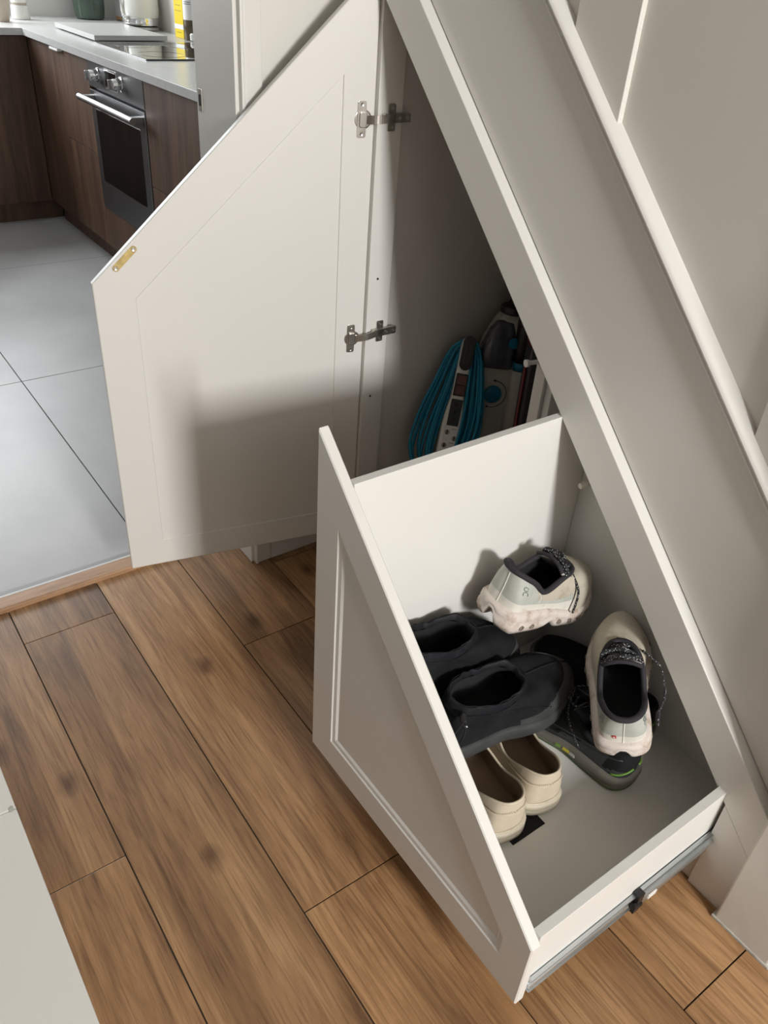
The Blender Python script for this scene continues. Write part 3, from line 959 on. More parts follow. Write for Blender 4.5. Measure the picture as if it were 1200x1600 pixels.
NU = 144
def foot_outline(L, W, side=1, heel=0.72, waist=0.66, toe_pt=0.10):
    """closed loop from the heel centre round; side=+1: big toe on +Y"""
    h, wst = heel / 2, waist / 2
    pts = [(0.0, 0.0), (0.012, h * 0.55), (0.06, h * 0.92), (0.16, h), (0.30, h * 0.96), (0.42, wst * 1.0), (0.56, 0.43), (0.70, 0.495), (0.82, 0.46), (0.92, 0.34), (0.98, 0.20),
           (1.0, toe_pt), (0.985, -0.07), (0.94, -0.22), (0.86, -0.37), (0.74, -0.47), (0.62, -0.50), (0.50, -0.46), (0.38, -h * 1.08), (0.20, -h * 1.02), (0.06, -h * 0.92), (0.012, -h * 0.55)]
    P = [Vector((x * L, y * W * side, 0)) for x, y in pts]
    if side < 0:
        P = [P[0]] + P[1:][::-1]
    return resample(catmull(P, 10, True), NU)

def rim_loop(x0, x1, w, zf, yc=0.0, front=0.5, taper=0.0):
    """opening loop: superellipse from x0 (heel) to x1 (throat); zf(t) height with t=0 heel .. 1 throat"""
    cx, a = (x0 + x1) / 2, (x1 - x0) / 2
    out = []
    P = []
    for k in range(240):
        th = math.pi + 2 * math.pi * k / 240 * -1.0
        c, s = math.cos(th), math.sin(th)
        x = cx + a * math.copysign(abs(c) ** 0.85, c)
        t = (x - x0) / (x1 - x0)
        y = w * math.copysign(abs(s) ** 0.8, s) * (1 - taper * t)
        P.append(Vector((x, y + yc, zf(t))))
    return resample(P, NU)

def smooth01(t):
    t = min(max(t, 0), 1)
    return t * t * (3 - 2 * t)

def upper_loops(O, Rm, z0, n=12, bulge=0.0, front_full=1.0):
    """surface from the sole outline O up to the opening Rm; quarter ellipse over the vamp, upright walls at the heel"""
    loops = []
    for v in range(n + 1):
        t = v / n
        row = []
        for u in range(NU):
            o, r = O[u], Rm[u]
            zo = z0(o.x)
            d = Vector((r.x - o.x, r.y - o.y))
            fr = smooth01((d.length - 0.02) / 0.06)
            a_e, b_e = 1 - math.cos(t * math.pi / 2), math.sin(t * math.pi / 2)
            a_l, b_l = t ** 1.5, t
            a = a_e * fr + a_l * (1 - fr)
            b = (b_e ** front_full) * fr + b_l * (1 - fr)
            out = bulge * math.sin(t * math.pi) * (1 - fr)
            nd = -d.normalized() if d.length > 1e-6 else Vector((0, 0))
            row.append(Vector((o.x + d.x * a + nd.x * out, o.y + d.y * a + nd.y * out, zo + (r.z - zo) * b)))
        loops.append(row)
    return loops

def offset_loop(O, d):
    n = len(O)
    out = []
    for i in range(n):
        t = (O[(i + 1) % n] - O[i - 1])
        nrm = Vector((t.y, -t.x, 0)).normalized()
        out.append(O[i] + nrm * d)
    # make sure d>0 is outward
    A = sum((p.x * q.y - q.x * p.y) for p, q in zip(O, O[1:] + O[:1]))
    if A < 0:
        out = [O[i] * 2 - out[i] for i in range(n)]
    return out

def with_z(loop, zf):
    return [Vector((p.x, p.y, zf(p))) for p in loop]

def lining(name, Rm, O, zin, m, parent, depth=0.004):
    """inside of the shoe from the rim down to the insole"""
    loops = []
    for t in (0.0, 0.25, 0.55, 0.8, 1.0):
        row = []
        for u in range(NU):
            r, o = Rm[u], O[u]
            x = min(o.x * 0.93 + 0.006, o.x)
            tgt = Vector((x if o.x > r.x else max(o.x + 0.008, 0.008), o.y * 0.84, 0))
            a = smooth01(t)
            kk = 1 - 0.07 * min(1, t * 4)
            row.append(Vector((0.085 + (r.x + (tgt.x - r.x) * a - 0.085) * kk, (r.y + (tgt.y - r.y) * a) * kk, r.z + (zin - r.z) * t)))
        loops.append(row)
    return loft(name, loops, [m], parent, cap1=True)

def collar(name, Rm, r, m, parent, dz=0.0):
    return tube(name, [p + Vector((0, 0, dz)) for p in Rm], r, m, parent, 8, True)

# materials
RUN_W = two_tone('runner_knit', (0.50, 0.455, 0.37), (0.33, 0.275, 0.195), 28, 0.50, 0.72, 0.8, 0.5, 900)
RUN_G = mat('runner_grey_counter', (0.44, 0.46, 0.42), 0.55, bump=0.1, bscale=400, var=0.08, vscale=40)
RUN_L = two_tone('runner_light_band', (0.66, 0.64, 0.58), (0.46, 0.38, 0.27), 45, 0.55, 0.75, 0.6, 0.1)
FOAM = two_tone('runner_foam', (0.66, 0.59, 0.54), (0.36, 0.25, 0.17), 38, 0.48, 0.72, 0.7, 0.25, 200)
NAVY = mat('dark_padding', (0.022, 0.020, 0.026), 0.8, bump=0.3, bscale=900)
INBLK = mat('shoe_inside_black', (0.008, 0.008, 0.009), 0.9)
INGRY = mat('tongue_grey', (0.36, 0.36, 0.33), 0.7, bump=0.2, bscale=700)
def lace_mat():
    m, n, l, b = new_mat('speckled_lace')
    tc = n.new('ShaderNodeTexCoord')
    vo = n.new('ShaderNodeTexVoronoi'); vo.inputs['Scale'].default_value = 330
    l.new(tc.outputs['Object'], vo.inputs['Vector'])
    rp = n.new('ShaderNodeValToRGB')
    rp.color_ramp.elements[0].position = 0.22; rp.color_ramp.elements[0].color = (0.55, 0.55, 0.55, 1)
    rp.color_ramp.elements[1].position = 0.30; rp.color_ramp.elements[1].color = (0.008, 0.008, 0.01, 1)
    l.new(vo.outputs['Distance'], rp.inputs['Fac'])
    l.new(rp.outputs['Color'], b.inputs['Base Color'])
    b.inputs['Roughness'].default_value = 0.7
    return m
LACE = lace_mat()
RED = mat('red_label', (0.45, 0.01, 0.015), 0.5)
PIPE = mat('pale_seam', (0.72, 0.70, 0.64), 0.6)
POD = mat('pod_hole', (0.22, 0.19, 0.15), 0.8, var=0.4, vscale=200)

def on_upper(loops, u, v):
    """point on the lofted upper, u in 0..1 round, v in 0..1 up, plus outward normal"""
    n = len(loops) - 1
    fv = min(max(v, 0), 1) * n
    i = min(int(fv), n - 1); f = fv - i
    fu = (u % 1.0) * NU
    j = int(fu) % NU; g = fu - int(fu)
    def P(a, b): return loops[a][b % NU]
    p = (P(i, j) * (1 - g) + P(i, j + 1) * g) * (1 - f) + (P(i + 1, j) * (1 - g) + P(i + 1, j + 1) * g) * f
    du = P(i, j + 1) - P(i, j); dv = P(i + 1, j) - P(i, j)
    nr = du.cross(dv)
    if nr.length < 1e-9: nr = Vector((0, 0, 1))
    nr.normalize()
    c = Vector((0.12, 0, 0.02))
    if nr.dot(p - c) < 0: nr = -nr
    return p, nr

def strip_on(name, loops, uv, r, m, parent, lift=0.0006, seg=6, flat=1.0):
    pts = []
    for u, v in uv:
        p, nr = on_upper(loops, u, v)
        pts.append(p + nr * lift)
    return tube(name, pts, r, m, parent, seg, flat=flat)

def running_shoe(label, M, side, lace_tail):
    L, W = 0.263, 0.104
    t = empty('running_shoe')
    t.matrix_world = M
    tag(t, label, 'shoe', 'pair of dirty white running shoes')
    O = foot_outline(L, W, side, heel=0.80, waist=0.74)
    spring = lambda x: 0.020 * smooth01((x / L - 0.72) / 0.28) ** 1.3 + 0.007 * smooth01((0.10 - x / L) / 0.10)
    top = lambda x: 0.045 - 0.015 * smooth01((x / L - 0.25) / 0.5) + 0.014 * smooth01((x / L - 0.80) / 0.2)
    # foam midsole: pods at the bottom with a groove down the heel and the arch
    def zb(p):
        z = spring(p.x)
        g = math.exp(-((p.x / L - 0.43) / 0.045) ** 2) * 0.014
        for c in (0.58, 0.70, 0.82):
            g += math.exp(-((p.x / L - c) / 0.009) ** 2) * 0.003
        if p.x < 0.035:
            g += math.exp(-(p.y / 0.0105) ** 4) * 0.022
        return z + g
    lo = []
    for d, f in ((-0.010, 0.0), (-0.001, 0.0), (0.0045, 0.22), (0.0055, 0.45), (0.0035, 0.56), (0.0048, 0.66), (0.0045, 0.85), (0.0005, 1.0), (-0.006, 1.02)):
        oo = offset_loop(O, d)
        row = []
        for q, p in zip(oo, O):
            b, tt = zb(p), top(p.x)
            row.append(Vector((q.x, q.y, b + (tt - b) * f)))
        lo.append(row)
    ms = loft('midsole', lo, [FOAM], t, cap0=True, cap1=True)
    # round pod openings along both sides and the heel
    for s in (1, -1):
        for x in (0.14, 0.24, 0.50, 0.61, 0.71, 0.81):
            cand = [i for i in range(NU) if O[i].y * s > 0.01]
            i = min(cand, key=lambda k: abs(O[k].x - x * L))
            p = O[i]
            nr = (offset_loop(O, 0.01)[i] - p).normalized()
            zc = spring(p.x) + 0.0165
            q = Vector((p.x, p.y, zc)) + nr * 0.0046
            lathe('pod_hole', [(0.0048, 0), (0.0052, 0.0022), (0.0036, 0.0024), (0.003, 0.001)], q, POD, ms, 12, axis_rot(nr))
    # opening: high heel tab, dipped ankle, tongue end
    def zr(tt):
        return 0.113 - 0.028 * math.exp(-((tt - 0.45) / 0.20) ** 2) - 0.004 * smooth01(tt * 6) - 0.006 * tt
    Rm = rim_loop(0.003, 0.160, 0.0365, zr, 0.0, taper=0.10)
    up = upper_loops(offset_loop(O, -0.004), Rm, lambda x: top(x) - 0.004, 14, 0.002, 0.80)
    def mf(u, v):
        uu = min(u, 1 - u)            # 0 heel .. 0.5 toe
        if uu < 0.150 and v > 0.285: return 1
        if uu < 0.31 and v < 0.285: return 2
        if uu < 0.31 and v < 0.43: return 1
        return 0
    ups = loft('upper', up, [RUN_W, RUN_G, RUN_L], t, mf)
    lining('inside', Rm, O, 0.047, INBLK, t)
    collar('padded_collar', Rm, 0.0050, NAVY, t, 0.0006)
    # heel seam, counter piping
    strip_on('heel_seam', up, [(0.0, 0.02 + 0.9 * k / 10) for k in range(11)], 0.0010, PIPE, t, 0.0003)
    for s in (1, -1):
        strip_on('heel_piping', up, [((s * (0.150 + 0.015 * math.sin(k / 10 * 3.1))) % 1.0, 0.32 + 0.58 * k / 10) for k in range(11)], 0.0009, PIPE, t, 0.0003)
    # tongue inside the throat
    tg = []
    for k in range(7):
        f = k / 6
        x = 0.176 - 0.070 * f
        tg.append([Vector((x, y * (0.023 + 0.008 * f), 0.080 + 0.040 * f - 0.011 * (abs(y) ** 2))) for y in (-1, -0.6, -0.2, 0.2, 0.6, 1)])
    bm = bmesh.new()
    g = [[bm.verts.new(p) for p in row] for row in tg]
    for a, b in zip(g[:-1], g[1:]):
        for i in range(5):
            bm.faces.new((a[i], a[i + 1], b[i + 1], b[i]))
    me = finish(bm)
    to = link('tongue', me, INGRY, t, True)
    sm = to.modifiers.new('thick', 'SOLIDIFY'); sm.thickness = 0.005; sm.offset = 0
    tube('tongue_edge', [p + Vector((0, 0, 0.001)) for p in tg[-1]], 0.0036, NAVY, t, 8)
    # laces across the throat and a bow
    for k in range(4):
        f = k / 3
        x = 0.166 - 0.050 * f
        w = 0.028 + 0.005 * f
        z = 0.092 + 0.017 * f
        sgn = 1 if k % 2 else -1
        pts = catmull([(x + 0.004, -w, z - 0.004), (x + 0.002 * sgn, -w * 0.5, z + 0.006), (x, 0, z + 0.009), (x - 0.002 * sgn, w * 0.5, z + 0.006), (x - 0.004, w, z - 0.004)], 5)
        tube('lace', pts, 0.0042, LACE, t, 8, flat=0.55)
    bow = []
    for k in range(60):
        a = k / 59 * 6.5 * math.pi
        bow.append(Vector((0.122 + 0.007 * math.sin(a * 0.5), 0.034 * math.cos(a * 0.5) * (0.9 + 0.1 * math.sin(a)), 0.122 + 0.005 * math.sin(a * 0.9) - 0.010 * abs(math.cos(a * 0.5)))))
    tube('lace', bow, 0.0036, LACE, t, 8, flat=0.6)
    tube('lace', catmull(lace_tail, 6), 0.0022, LACE, t, 6)
    # emblem on the outer heel side: open ring over a small arch
    for s in ((1, -1)):
        ub = 0.082
        def pt(a, b):
            p, nr = on_upper(up, (s * (ub + a)) % 1.0, 0.66 + b)
            return p + nr * 0.0006
        tube('emblem', [pt(0.010 * math.cos(a), 0.075 + 0.05 * math.sin(a)) for a in [0.3 + 5.4 * k / 16 for k in range(17)]], 0.0009, mat('emblem_grey', (0.25, 0.26, 0.24), 0.5), t, 6)
        tube('emblem', [pt(x, y) for x, y in ((-0.010, -0.10), (-0.010, -0.03), (0.0, 0.0), (0.010, -0.03), (0.010, -0.10))], 0.0009, MATS['emblem_grey'], t, 6)
    # small red label with a white cross at the heel
    if side > 0:
        return t
    p, nr = on_upper(up, 0.022, 0.27)
    Mx = Matrix.Translation(p + nr * 0.0006) @ axis_rot(nr)
    tx = Matrix.Rotation(math.pi / 2, 4, 'Z')
    bm = bmesh.new(); add_box(bm, -0.0032, 0.0032, -0.0032, 0.0032, -0.0006, 0.0006); me = finish(bm); me.transform(Mx @ tx)
    rl = link('heel_label', me, RED, t)
    bm = bmesh.new(); add_box(bm, -0.0018, 0.0018, -0.0006, 0.0006, 0.0006, 0.0009); add_box(bm, -0.0006, 0.0006, -0.0018, 0.0018, 0.0006, 0.00091)
    me = finish(bm); me.transform(Mx @ tx); link('cross', me, PRT, rl)
    return t

running_shoe('dirty white running shoe lying sideways on top of the pile by the drawer back',
             pose((-0.696, 0.785, 0.376), (-0.700, 1.023, 0.312), 4), 1,
             [(0.142, -0.030, 0.102), (0.150, -0.048, 0.082), (0.152, -0.055, 0.062), (0.153, -0.058, 0.036)])
running_shoe('dirty white running shoe leaning toe-up against the drawer back with heel facing out',
             pose((-0.423, 0.866, 0.250), (-0.600, 1.040, 0.300), -12), -1,
             [(0.142, -0.034, 0.104), (0.120, -0.062, 0.090), (0.095, -0.070, 0.050), (0.07, -0.060, 0.040), (0.05, -0.058, 0.025)])

# ---- beige slip-on shoes
BEI = two_tone('beige_leather', (0.58, 0.50, 0.38), (0.47, 0.39, 0.28), 16, 0.45, 0.75, 0.5, 0.15, 220)
BEIS = mat('beige_sole', (0.57, 0.51, 0.40), 0.55, var=0.06, vscale=20)
TANI = mat('tan_lining', (0.23, 0.155, 0.095), 0.75, var=0.15, vscale=14)
THR = mat('thread', (0.20, 0.155, 0.10), 0.8)
def slip_on(label, M, side):
    L, W = 0.262, 0.102
    t = empty('slip_on_shoe'); t.matrix_world = M
    tag(t, label, 'shoe', 'pair of beige slip-on shoes')
    O = foot_outline(L, W, side, heel=0.80, waist=0.76)
    spring = lambda x: 0.008 * smooth01((x / L - 0.75) / 0.25)
    top = lambda x: 0.027 - 0.006 * smooth01((x / L - 0.2) / 0.4)
    lo = []
    for d, f in ((-0.008, 0.0), (-0.001, 0.0), (0.0030, 0.15), (0.0032, 0.48), (0.0018, 0.53), (0.0030, 0.58), (0.0030, 0.90), (0.0008, 1.0), (-0.005, 1.0)):
        lo.append([Vector((q.x, q.y, spring(p.x) + (top(p.x) - spring(p.x)) * f)) for q, p in zip(offset_loop(O, d), O)])
    loft('sole', lo, [BEIS], t, cap0=True, cap1=True)
    zr = lambda tt: 0.096 - 0.024 * math.exp(-((tt - 0.55) / 0.30) ** 2) - 0.014 * tt
    Rm = rim_loop(0.004, 0.150, 0.0355, zr, 0.0, taper=0.05)
    up = upper_loops(offset_loop(O, -0.003), Rm, lambda x: top(x) - 0.002, 14, 0.003, 0.85)
    loft('upper', up, [BEI], t)
    lining('lining', Rm, O, 0.0305, TANI, t)
    collar('collar_edge', Rm, 0.0022, BEI, t)
    # fold line of the heel band and two rows of stitching as dashes
    strip_on('heel_band_fold', up, [((-0.30 + 0.60 * k / 40) % 1.0, 0.64 - 0.10 * abs(-1 + 2 * k / 40) ** 2) for k in range(41)], 0.0013, BEI, t, 0.0004)
    bm = bmesh.new()
    for k in range(90):
        u = -0.29 + 0.58 * k / 90
        pts = []
        for a in (0.0, 0.55):
            p, nr = on_upper(up, (u + a * 0.58 / 90) % 1.0, 0.695 - 0.10 * abs(u / 0.29) ** 2 + 0.035 * a)
            pts.append(p + nr * 0.0004)
        add_tube(bm, pts, 0.0007, 4)
    tag(link('stitching', finish(bm), THR, t), kind='stuff')
    strip_on('welt', up, [(k / 60, 0.03) for k in range(61)], 0.0016, BEIS, t, 0.0012)
    return t
slip_on('beige leather slip-on shoe standing nearest the dark trail shoe', pose((-0.462, 0.748, 0.151), (-0.716, 0.805, 0.151)), 1)
slip_on('beige leather slip-on shoe half hidden behind the drawer front', pose((-0.456, 0.664, 0.151), (-0.715, 0.700, 0.151)), -1)
pad = box('mat_offcut', -0.60, -0.446, 0.665, 0.737, 0.1502, 0.1509, mat('black_felt', (0.006, 0.006, 0.006), 0.9, bump=0.3, bscale=600))
tag(pad, 'small flat black mat on the drawer bottom under the beige shoes', 'mat')

# ---- black ankle boots
SUE = mat('black_suede', (0.013, 0.0135, 0.015), 0.85, spec=0.15, bump=0.35, bscale=260, var=0.4, vscale=18)
RAND = mat('boot_rand', (0.050, 0.051, 0.050), 0.7, spec=0.25, bump=0.15, bscale=300, var=0.2, vscale=30)
NYL = mat('black_nylon', (0.010, 0.010, 0.013), 0.6, spec=0.25, bump=0.5, bscale=90)
def ankle_boot(label, M, side, H=0.128):
    L, W = 0.305, 0.120
    t = empty('ankle_boot'); t.matrix_world = M
    tag(t, label, 'boot', 'pair of black ankle boots')
    O = foot_outline(L, W, side, heel=0.70, waist=0.70, toe_pt=0.04)
    spring = lambda x: 0.012 * smooth01((x / L - 0.72) / 0.28)
    lo = []
    for d, z in ((-0.008, 0.0), (0.0, 0.0), (0.0035, 0.005), (0.0035, 0.024), (0.0015, 0.030), (-0.004, 0.031)):
        lo.append([Vector((q.x, q.y, spring(p.x) + z)) for q, p in zip(offset_loop(O, d), O)])
    loft('sole', lo, [RAND], t, cap0=True, cap1=True)
    zr = lambda tt: H - 0.014 + 0.004 * math.sin(tt * 9) - 0.008 * tt
    Rm = rim_loop(0.012, 0.168, 0.041, zr, 0.0)
    up = upper_loops(offset_loop(O, -0.003), Rm, lambda x: spring(x) + 0.027, 14, 0.002, 0.95)
    def mf(u, v):
        uu = min(u, 1 - u)
        return 1 if (uu > 0.24 and v < 0.215 + 0.215 * smooth01((uu - 0.27) / 0.14)) else 0
    loft('upper', up, [SUE, RAND], t, mf)
    # gathered nylon cuff: rippled band standing on the upper
    cu_l = []
    for (dz, s_, rp) in ((-0.004, 1.02, 0.0), (0.008, 0.995, 0.0006), (0.016, 0.97, 0.0011), (0.020, 0.93, 0.0013), (0.018, 0.885, 0.0012), (0.008, 0.86, 0.0008)):
        row = []
        cx = 0.09
        for u in range(NU):
            p = Rm[u]
            r = rp * math.sin(u * 2 * math.pi * 13 / NU + 1.1 * math.sin(u * 0.19)) + rp * 1.2 * math.sin(u * 2 * math.pi * 5 / NU + 1)
            q = Vector((cx + (p.x - cx) * s_, p.y * s_, p.z + dz + r * 0.6))
            e = Vector((p.x - cx, p.y, 0)).normalized()
            row.append(q + e * r)
        cu_l.append(row)
    loft('cuff', cu_l, [NYL], t)
    Ri = [p + Vector((0, 0, 0.008)) for p in [Vector((0.09 + (q.x - 0.09) * 0.86, q.y * 0.86, q.z)) for q in Rm]]
    lining('lining', Ri, O, 0.034, INBLK, t)
    tube('drawcord', [Vector((0.09 + (q.x - 0.09) * 0.965, q.y * 0.965, q.z + 0.017)) for q in Rm], 0.0014, NYL, t, 6, True)
    tube('cuff_seam', [p + Vector((0, 0, 0.001)) for p in offset_loop(Rm, 0.001)], 0.0016, SUE, t, 6, True)
    # toggle and loose cord ends at the heel side
    ys = -1
    lathe('toggle', [(0.006, 0), (0.0065, 0.004), (0.0065, 0.014), (0.004, 0.017)], (0.016, ys * 0.030, H - 0.002), BLACKP, t, 14, axis_rot((-0.6, ys * 0.8, 0.1)))
    tube('drawcord', catmull([(0.008, ys * 0.038, H), (-0.008, ys * 0.046, H - 0.006), (-0.022, ys * 0.044, H - 0.018)], 5), 0.0013, NYL, t, 6)
    tube('drawcord', catmull([(0.012, ys * 0.042, H - 0.003), (0.004, ys * 0.052, H - 0.016), (-0.006, ys * 0.056, H - 0.03)], 5), 0.0013, NYL, t, 6)
    lathe('cord_end', [(0.0022, 0), (0.0024, 0.003), (0.0012, 0.0045)], (0.010, ys * 0.044, H - 0.006), CHROME, t, 10, axis_rot((0, ys, 0)))
    # raised seam down the vamp and the side seam
    strip_on('vamp_seam', up, [(0.5, 0.25 + 0.72 * k / 12) for k in range(13)], 0.0018, SUE, t, 0.0004)
    strip_on('rand_edge', up, [(0.27 + 0.46 * k / 50, 0.215 + 0.225 * smooth01((min(0.27 + 0.46 * k / 50, 0.73 - 0.46 * k / 50) - 0.27) / 0.14)) for k in range(51)], 0.0014, RAND, t, 0.0003)
    for s in (1, -1):
        strip_on('side_seam', up, [((s * (0.33 - 0.10 * k / 12)) % 1.0, 0.25 + 0.70 * k / 12) for k in range(13)], 0.0011, SUE, t, 0.0003)
    return t
ankle_boot('black suede ankle boot in front, toe pointing at the dark trail shoes', pose((-0.622, 0.632, 0.225), (-0.612, 0.935, 0.217), 4), 1, 0.110)
ankle_boot('black suede ankle boot against the tall drawer side, under the white running shoe', pose((-0.708, 0.590, 0.195), (-0.708, 0.89, 0.175)), -1, 0.192)

# ---- dark trail shoes
TRB = mat('trail_black_mesh', (0.009, 0.010, 0.010), 0.75, spec=0.2, bump=0.6, bscale=420)
TRG = mat('trail_overlay', (0.030, 0.033, 0.035), 0.5, var=0.2, vscale=30)
TRM = mat('trail_midsole', (0.135, 0.128, 0.105), 0.7, var=0.15, vscale=30)
TRO = mat('trail_outsole_green', (0.055, 0.085, 0.032), 0.7, var=0.3, vscale=25)
LIM = mat('lime_accent', (0.12, 0.25, 0.03), 0.5)
YEL2 = mat('trail_badge_yellow', (0.55, 0.50, 0.03), 0.4)
def trail_shoe(label, M, side):
    L, W = 0.280, 0.098
    t = empty('trail_shoe'); t.matrix_world = M
    tag(t, label, 'shoe', 'pair of dark trail shoes')
    O = foot_outline(L, W, side, heel=0.78, waist=0.72)
    spring = lambda x: 0.014 * smooth01((x / L - 0.72) / 0.28) + 0.004 * smooth01((0.08 - x / L) / 0.08)
    top = lambda x: 0.034 - 0.010 * smooth01((x / L - 0.2) / 0.5) + 0.008 * smooth01((x / L - 0.85) / 0.15)
    lo = []
    for d, f in ((-0.008, 0.0), (0.0, 0.0), (0.003, 0.10), (0.0028, 0.24), (0.0016, 0.27), (0.0045, 0.42), (0.0055, 0.70), (0.003, 0.95), (-0.004, 1.0)):
        row = []
        for i, (q, p) in enumerate(zip(offset_loop(O, d), O)):
            b = spring(p.x) + (0.0014 * (1 if (i // 2) % 2 else 0) if f == 0 else 0)
            row.append(Vector((q.x, q.y, b + (top(p.x) - b) * f)))
        lo.append(row)
    ms = loft('sole', lo, [TRO, TRM], t, lambda u, v: 0 if v < 0.36 else 1, cap0=True, cap1=True)
    zr = lambda tt: 0.090 - 0.022 * math.exp(-((tt - 0.45) / 0.22) ** 2)
    Rm = rim_loop(0.006, 0.150, 0.031, zr, 0.0, taper=0.12)
    up = upper_loops(offset_loop(O, -0.002), Rm, lambda x: top(x) - 0.003, 14, 0.002, 0.85)
    def mf(u, v):
        uu = min(u, 1 - u)
        if v < 0.22 + 0.10 * math.sin(uu * 40): return 1
        if 0.10 < uu < 0.20 and v < 0.66: return 1
        return 0
    loft('upper', up, [TRB, TRG], t, mf)
    lining('inside', Rm, O, 0.036, INBLK, t)
    collar('padded_collar', Rm, 0.0055, TRB, t)
    for s in (1, -1):
        strip_on('side_overlay', up, [((s * (0.06 + 0.20 * k / 14)) % 1.0, 0.70 - 0.45 * k / 14) for k in range(15)], 0.0016, TRG, t, 0.0003)
        strip_on('side_overlay', up, [((s * (0.13 + 0.16 * k / 14)) % 1.0, 0.80 - 0.45 * k / 14) for k in range(15)], 0.0014, TRG, t, 0.0003)
        # accents at the heel and the yellow/white badges on the midsole side
        strip_on('heel_accent', up, [((s * (0.012 + 0.065 * k / 10)) % 1.0, 0.10 + 0.24 * (1 - k / 10)) for k in range(11)], 0.0022, LIM, t, 0.0006, flat=0.5)
        cand = [i for i in range(NU) if O[i].y * s > 0.01]
        for (x, m_, ln) in ((0.40, MATS['trail_badge_yellow'], 0.016), (0.34, mat('badge_grey', (0.45, 0.45, 0.42), 0.5), 0.012), (0.46, LIM, 0.010)):
            i = min(cand, key=lambda k: abs(O[k].x - x * L))
            p = O[i]; nr = (offset_loop(O, 0.01)[i] - p).normalized()
            tn = Vector((-nr.y, nr.x, 0))
            c = Vector((p.x, p.y, spring(p.x) + (top(p.x) - spring(p.x)) * 0.58)) + nr * 0.0052
            bm = bmesh.new()
            vs = [c - tn * ln * 0.5 - Vector((0, 0, 0.004)), c + tn * ln * 0.5 - Vector((0, 0, 0.003)), c + tn * ln * 0.4 + Vector((0, 0, 0.004)), c - tn * ln * 0.4 + Vector((0, 0, 0.003))]
            A = [bm.verts.new(v + nr * 0.0009) for v in vs]; B = [bm.verts.new(v - nr * 0.0012) for v in vs]
            bm.faces.new(A); bm.faces.new(B[::-1])
            for k in range(4): bm.faces.new((A[k], A[(k + 1) % 4], B[(k + 1) % 4], B[k]))
            link('side_badge', finish(bm), m_, ms)
    for k in range(5):
        f = k / 4
        x = 0.190 - 0.070 * f; w = 0.020 + 0.006 * f; z = 0.070 + 0.024 * f
        sg = 1 if k % 2 else -1
        tube('lace', catmull([(x + 0.008 * sg, -w, z - 0.004), (x, 0, z + 0.008), (x - 0.008 * sg, w, z - 0.004)], 6), 0.0022, LACE if k % 2 else TRG, t, 6)
    loop = [Vector((0.135 + 0.022 * math.cos(a), -0.012 + 0.030 * math.sin(a), 0.102 + 0.004 * math.sin(2 * a))) for a in [0.4 + 5.6 * k / 24 for k in range(25)]]
    tube('lace', loop, 0.0018, LACE, t, 6)
    tube('lace', catmull([loop[-1], (0.13, 0.035, 0.095), (0.10, 0.048, 0.07), (0.085, 0.05, 0.055)], 6), 0.0018, LACE, t, 6)
    return t
trail_shoe('dark trail shoe with green heel accents nearest the drawer opening', pose((-0.418, 0.914, 0.151), (-0.693, 0.885, 0.151)), 1)
trail_shoe('dark trail shoe by the drawer back, mostly under the toe-up running shoe', pose((-0.462, 1.004, 0.151), (-0.738, 0.996, 0.151)), -1)

# ------------------------------------------------------------------ things inside the cupboard
def frame_from(o, zdir, face):
    """local Z along zdir, local X facing 'face' as far as possible"""
    Z = Vector(zdir).normalized()
    X = Vector(face); X = (X - Z * X.dot(Z)).normalized()
    Y = Z.cross(X)
    return Matrix(((X.x, Y.x, Z.x, o[0]), (X.y, Y.y, Z.y, o[1]), (X.z, Y.z, Z.z, o[2]), (0, 0, 0, 1)))

# --- steam mop: leaning body, local Z along the body, local X towards the viewer
STM = mat('steam_mop_white', (0.42, 0.40, 0.365), 0.45, bump=0.03)
TANK = mat('smoky_tank', (0.055, 0.058, 0.075), 0.12, coat=0.6)
BLUE = mat('mop_blue', (0.0, 0.14, 0.25), 0.4)
mp_o = Vector((-1.285, 1.258, 0.02))
Mm = frame_from(mp_o, (-0.01, 0.13, 1.0), (0.86, -0.50, 0.0))
sm = empty('steam_mop'); sm.matrix_world = Mm
tag(sm, 'white upright steam mop with smoky water tank and blue dial standing in the cupboard', 'steam mop')
def rect_loop(z, wy, dx, cx=0.0, cy=0.0, n=40, p=0.55):
    out = []
    for k in range(n):
        a = 2 * math.pi * k / n
        c, s = math.cos(a), math.sin(a)
        out.append(Vector((cx + dx * math.copysign(abs(c) ** p, c), cy + wy * math.copysign(abs(s) ** p, s), z)))
    return out
loft('body', [rect_loop(z, wy, dx, 0, cy) for z, wy, dx, cy in ((0.10, 0.060, 0.042, 0.012), (0.20, 0.056, 0.045, 0.006), (0.30, 0.053, 0.048, 0.0), (0.42, 0.051, 0.048, 0.0), (0.50, 0.050, 0.045, 0.002), (0.545, 0.046, 0.040, 0.004), (0.59, 0.034, 0.032, 0.008), (0.612, 0.025, 0.026, 0.010))], [STM], sm, cap0=True, cap1=True)
loft('water_tank', [rect_loop(z, wy, dx, cx, cy) for z, wy, dx, cx, cy in ((0.488, 0.041, 0.02, 0.030, -0.012), (0.492, 0.043, 0.024, 0.031, -0.012), (0.54, 0.040, 0.022, 0.028, -0.012), (0.575, 0.031, 0.018, 0.022, -0.008), (0.595, 0.022, 0.012, 0.020, -0.004), (0.602, 0.012, 0.008, 0.018, 0.0))], [TANK], sm, cap0=True, cap1=True)
lathe('tank_cap', [(0.013, 0), (0.013, 0.002), (0.010, 0.003)], (0.0515, 0.016, 0.555), BLUE, sm, 20, axis_rot((1, 0.15, 0.12)))
lathe('neck_ring', [(0.026, 0.612), (0.029, 0.615), (0.029, 0.628), (0.024, 0.632)], (0, 0.010, 0), BLACKP, sm, 24)
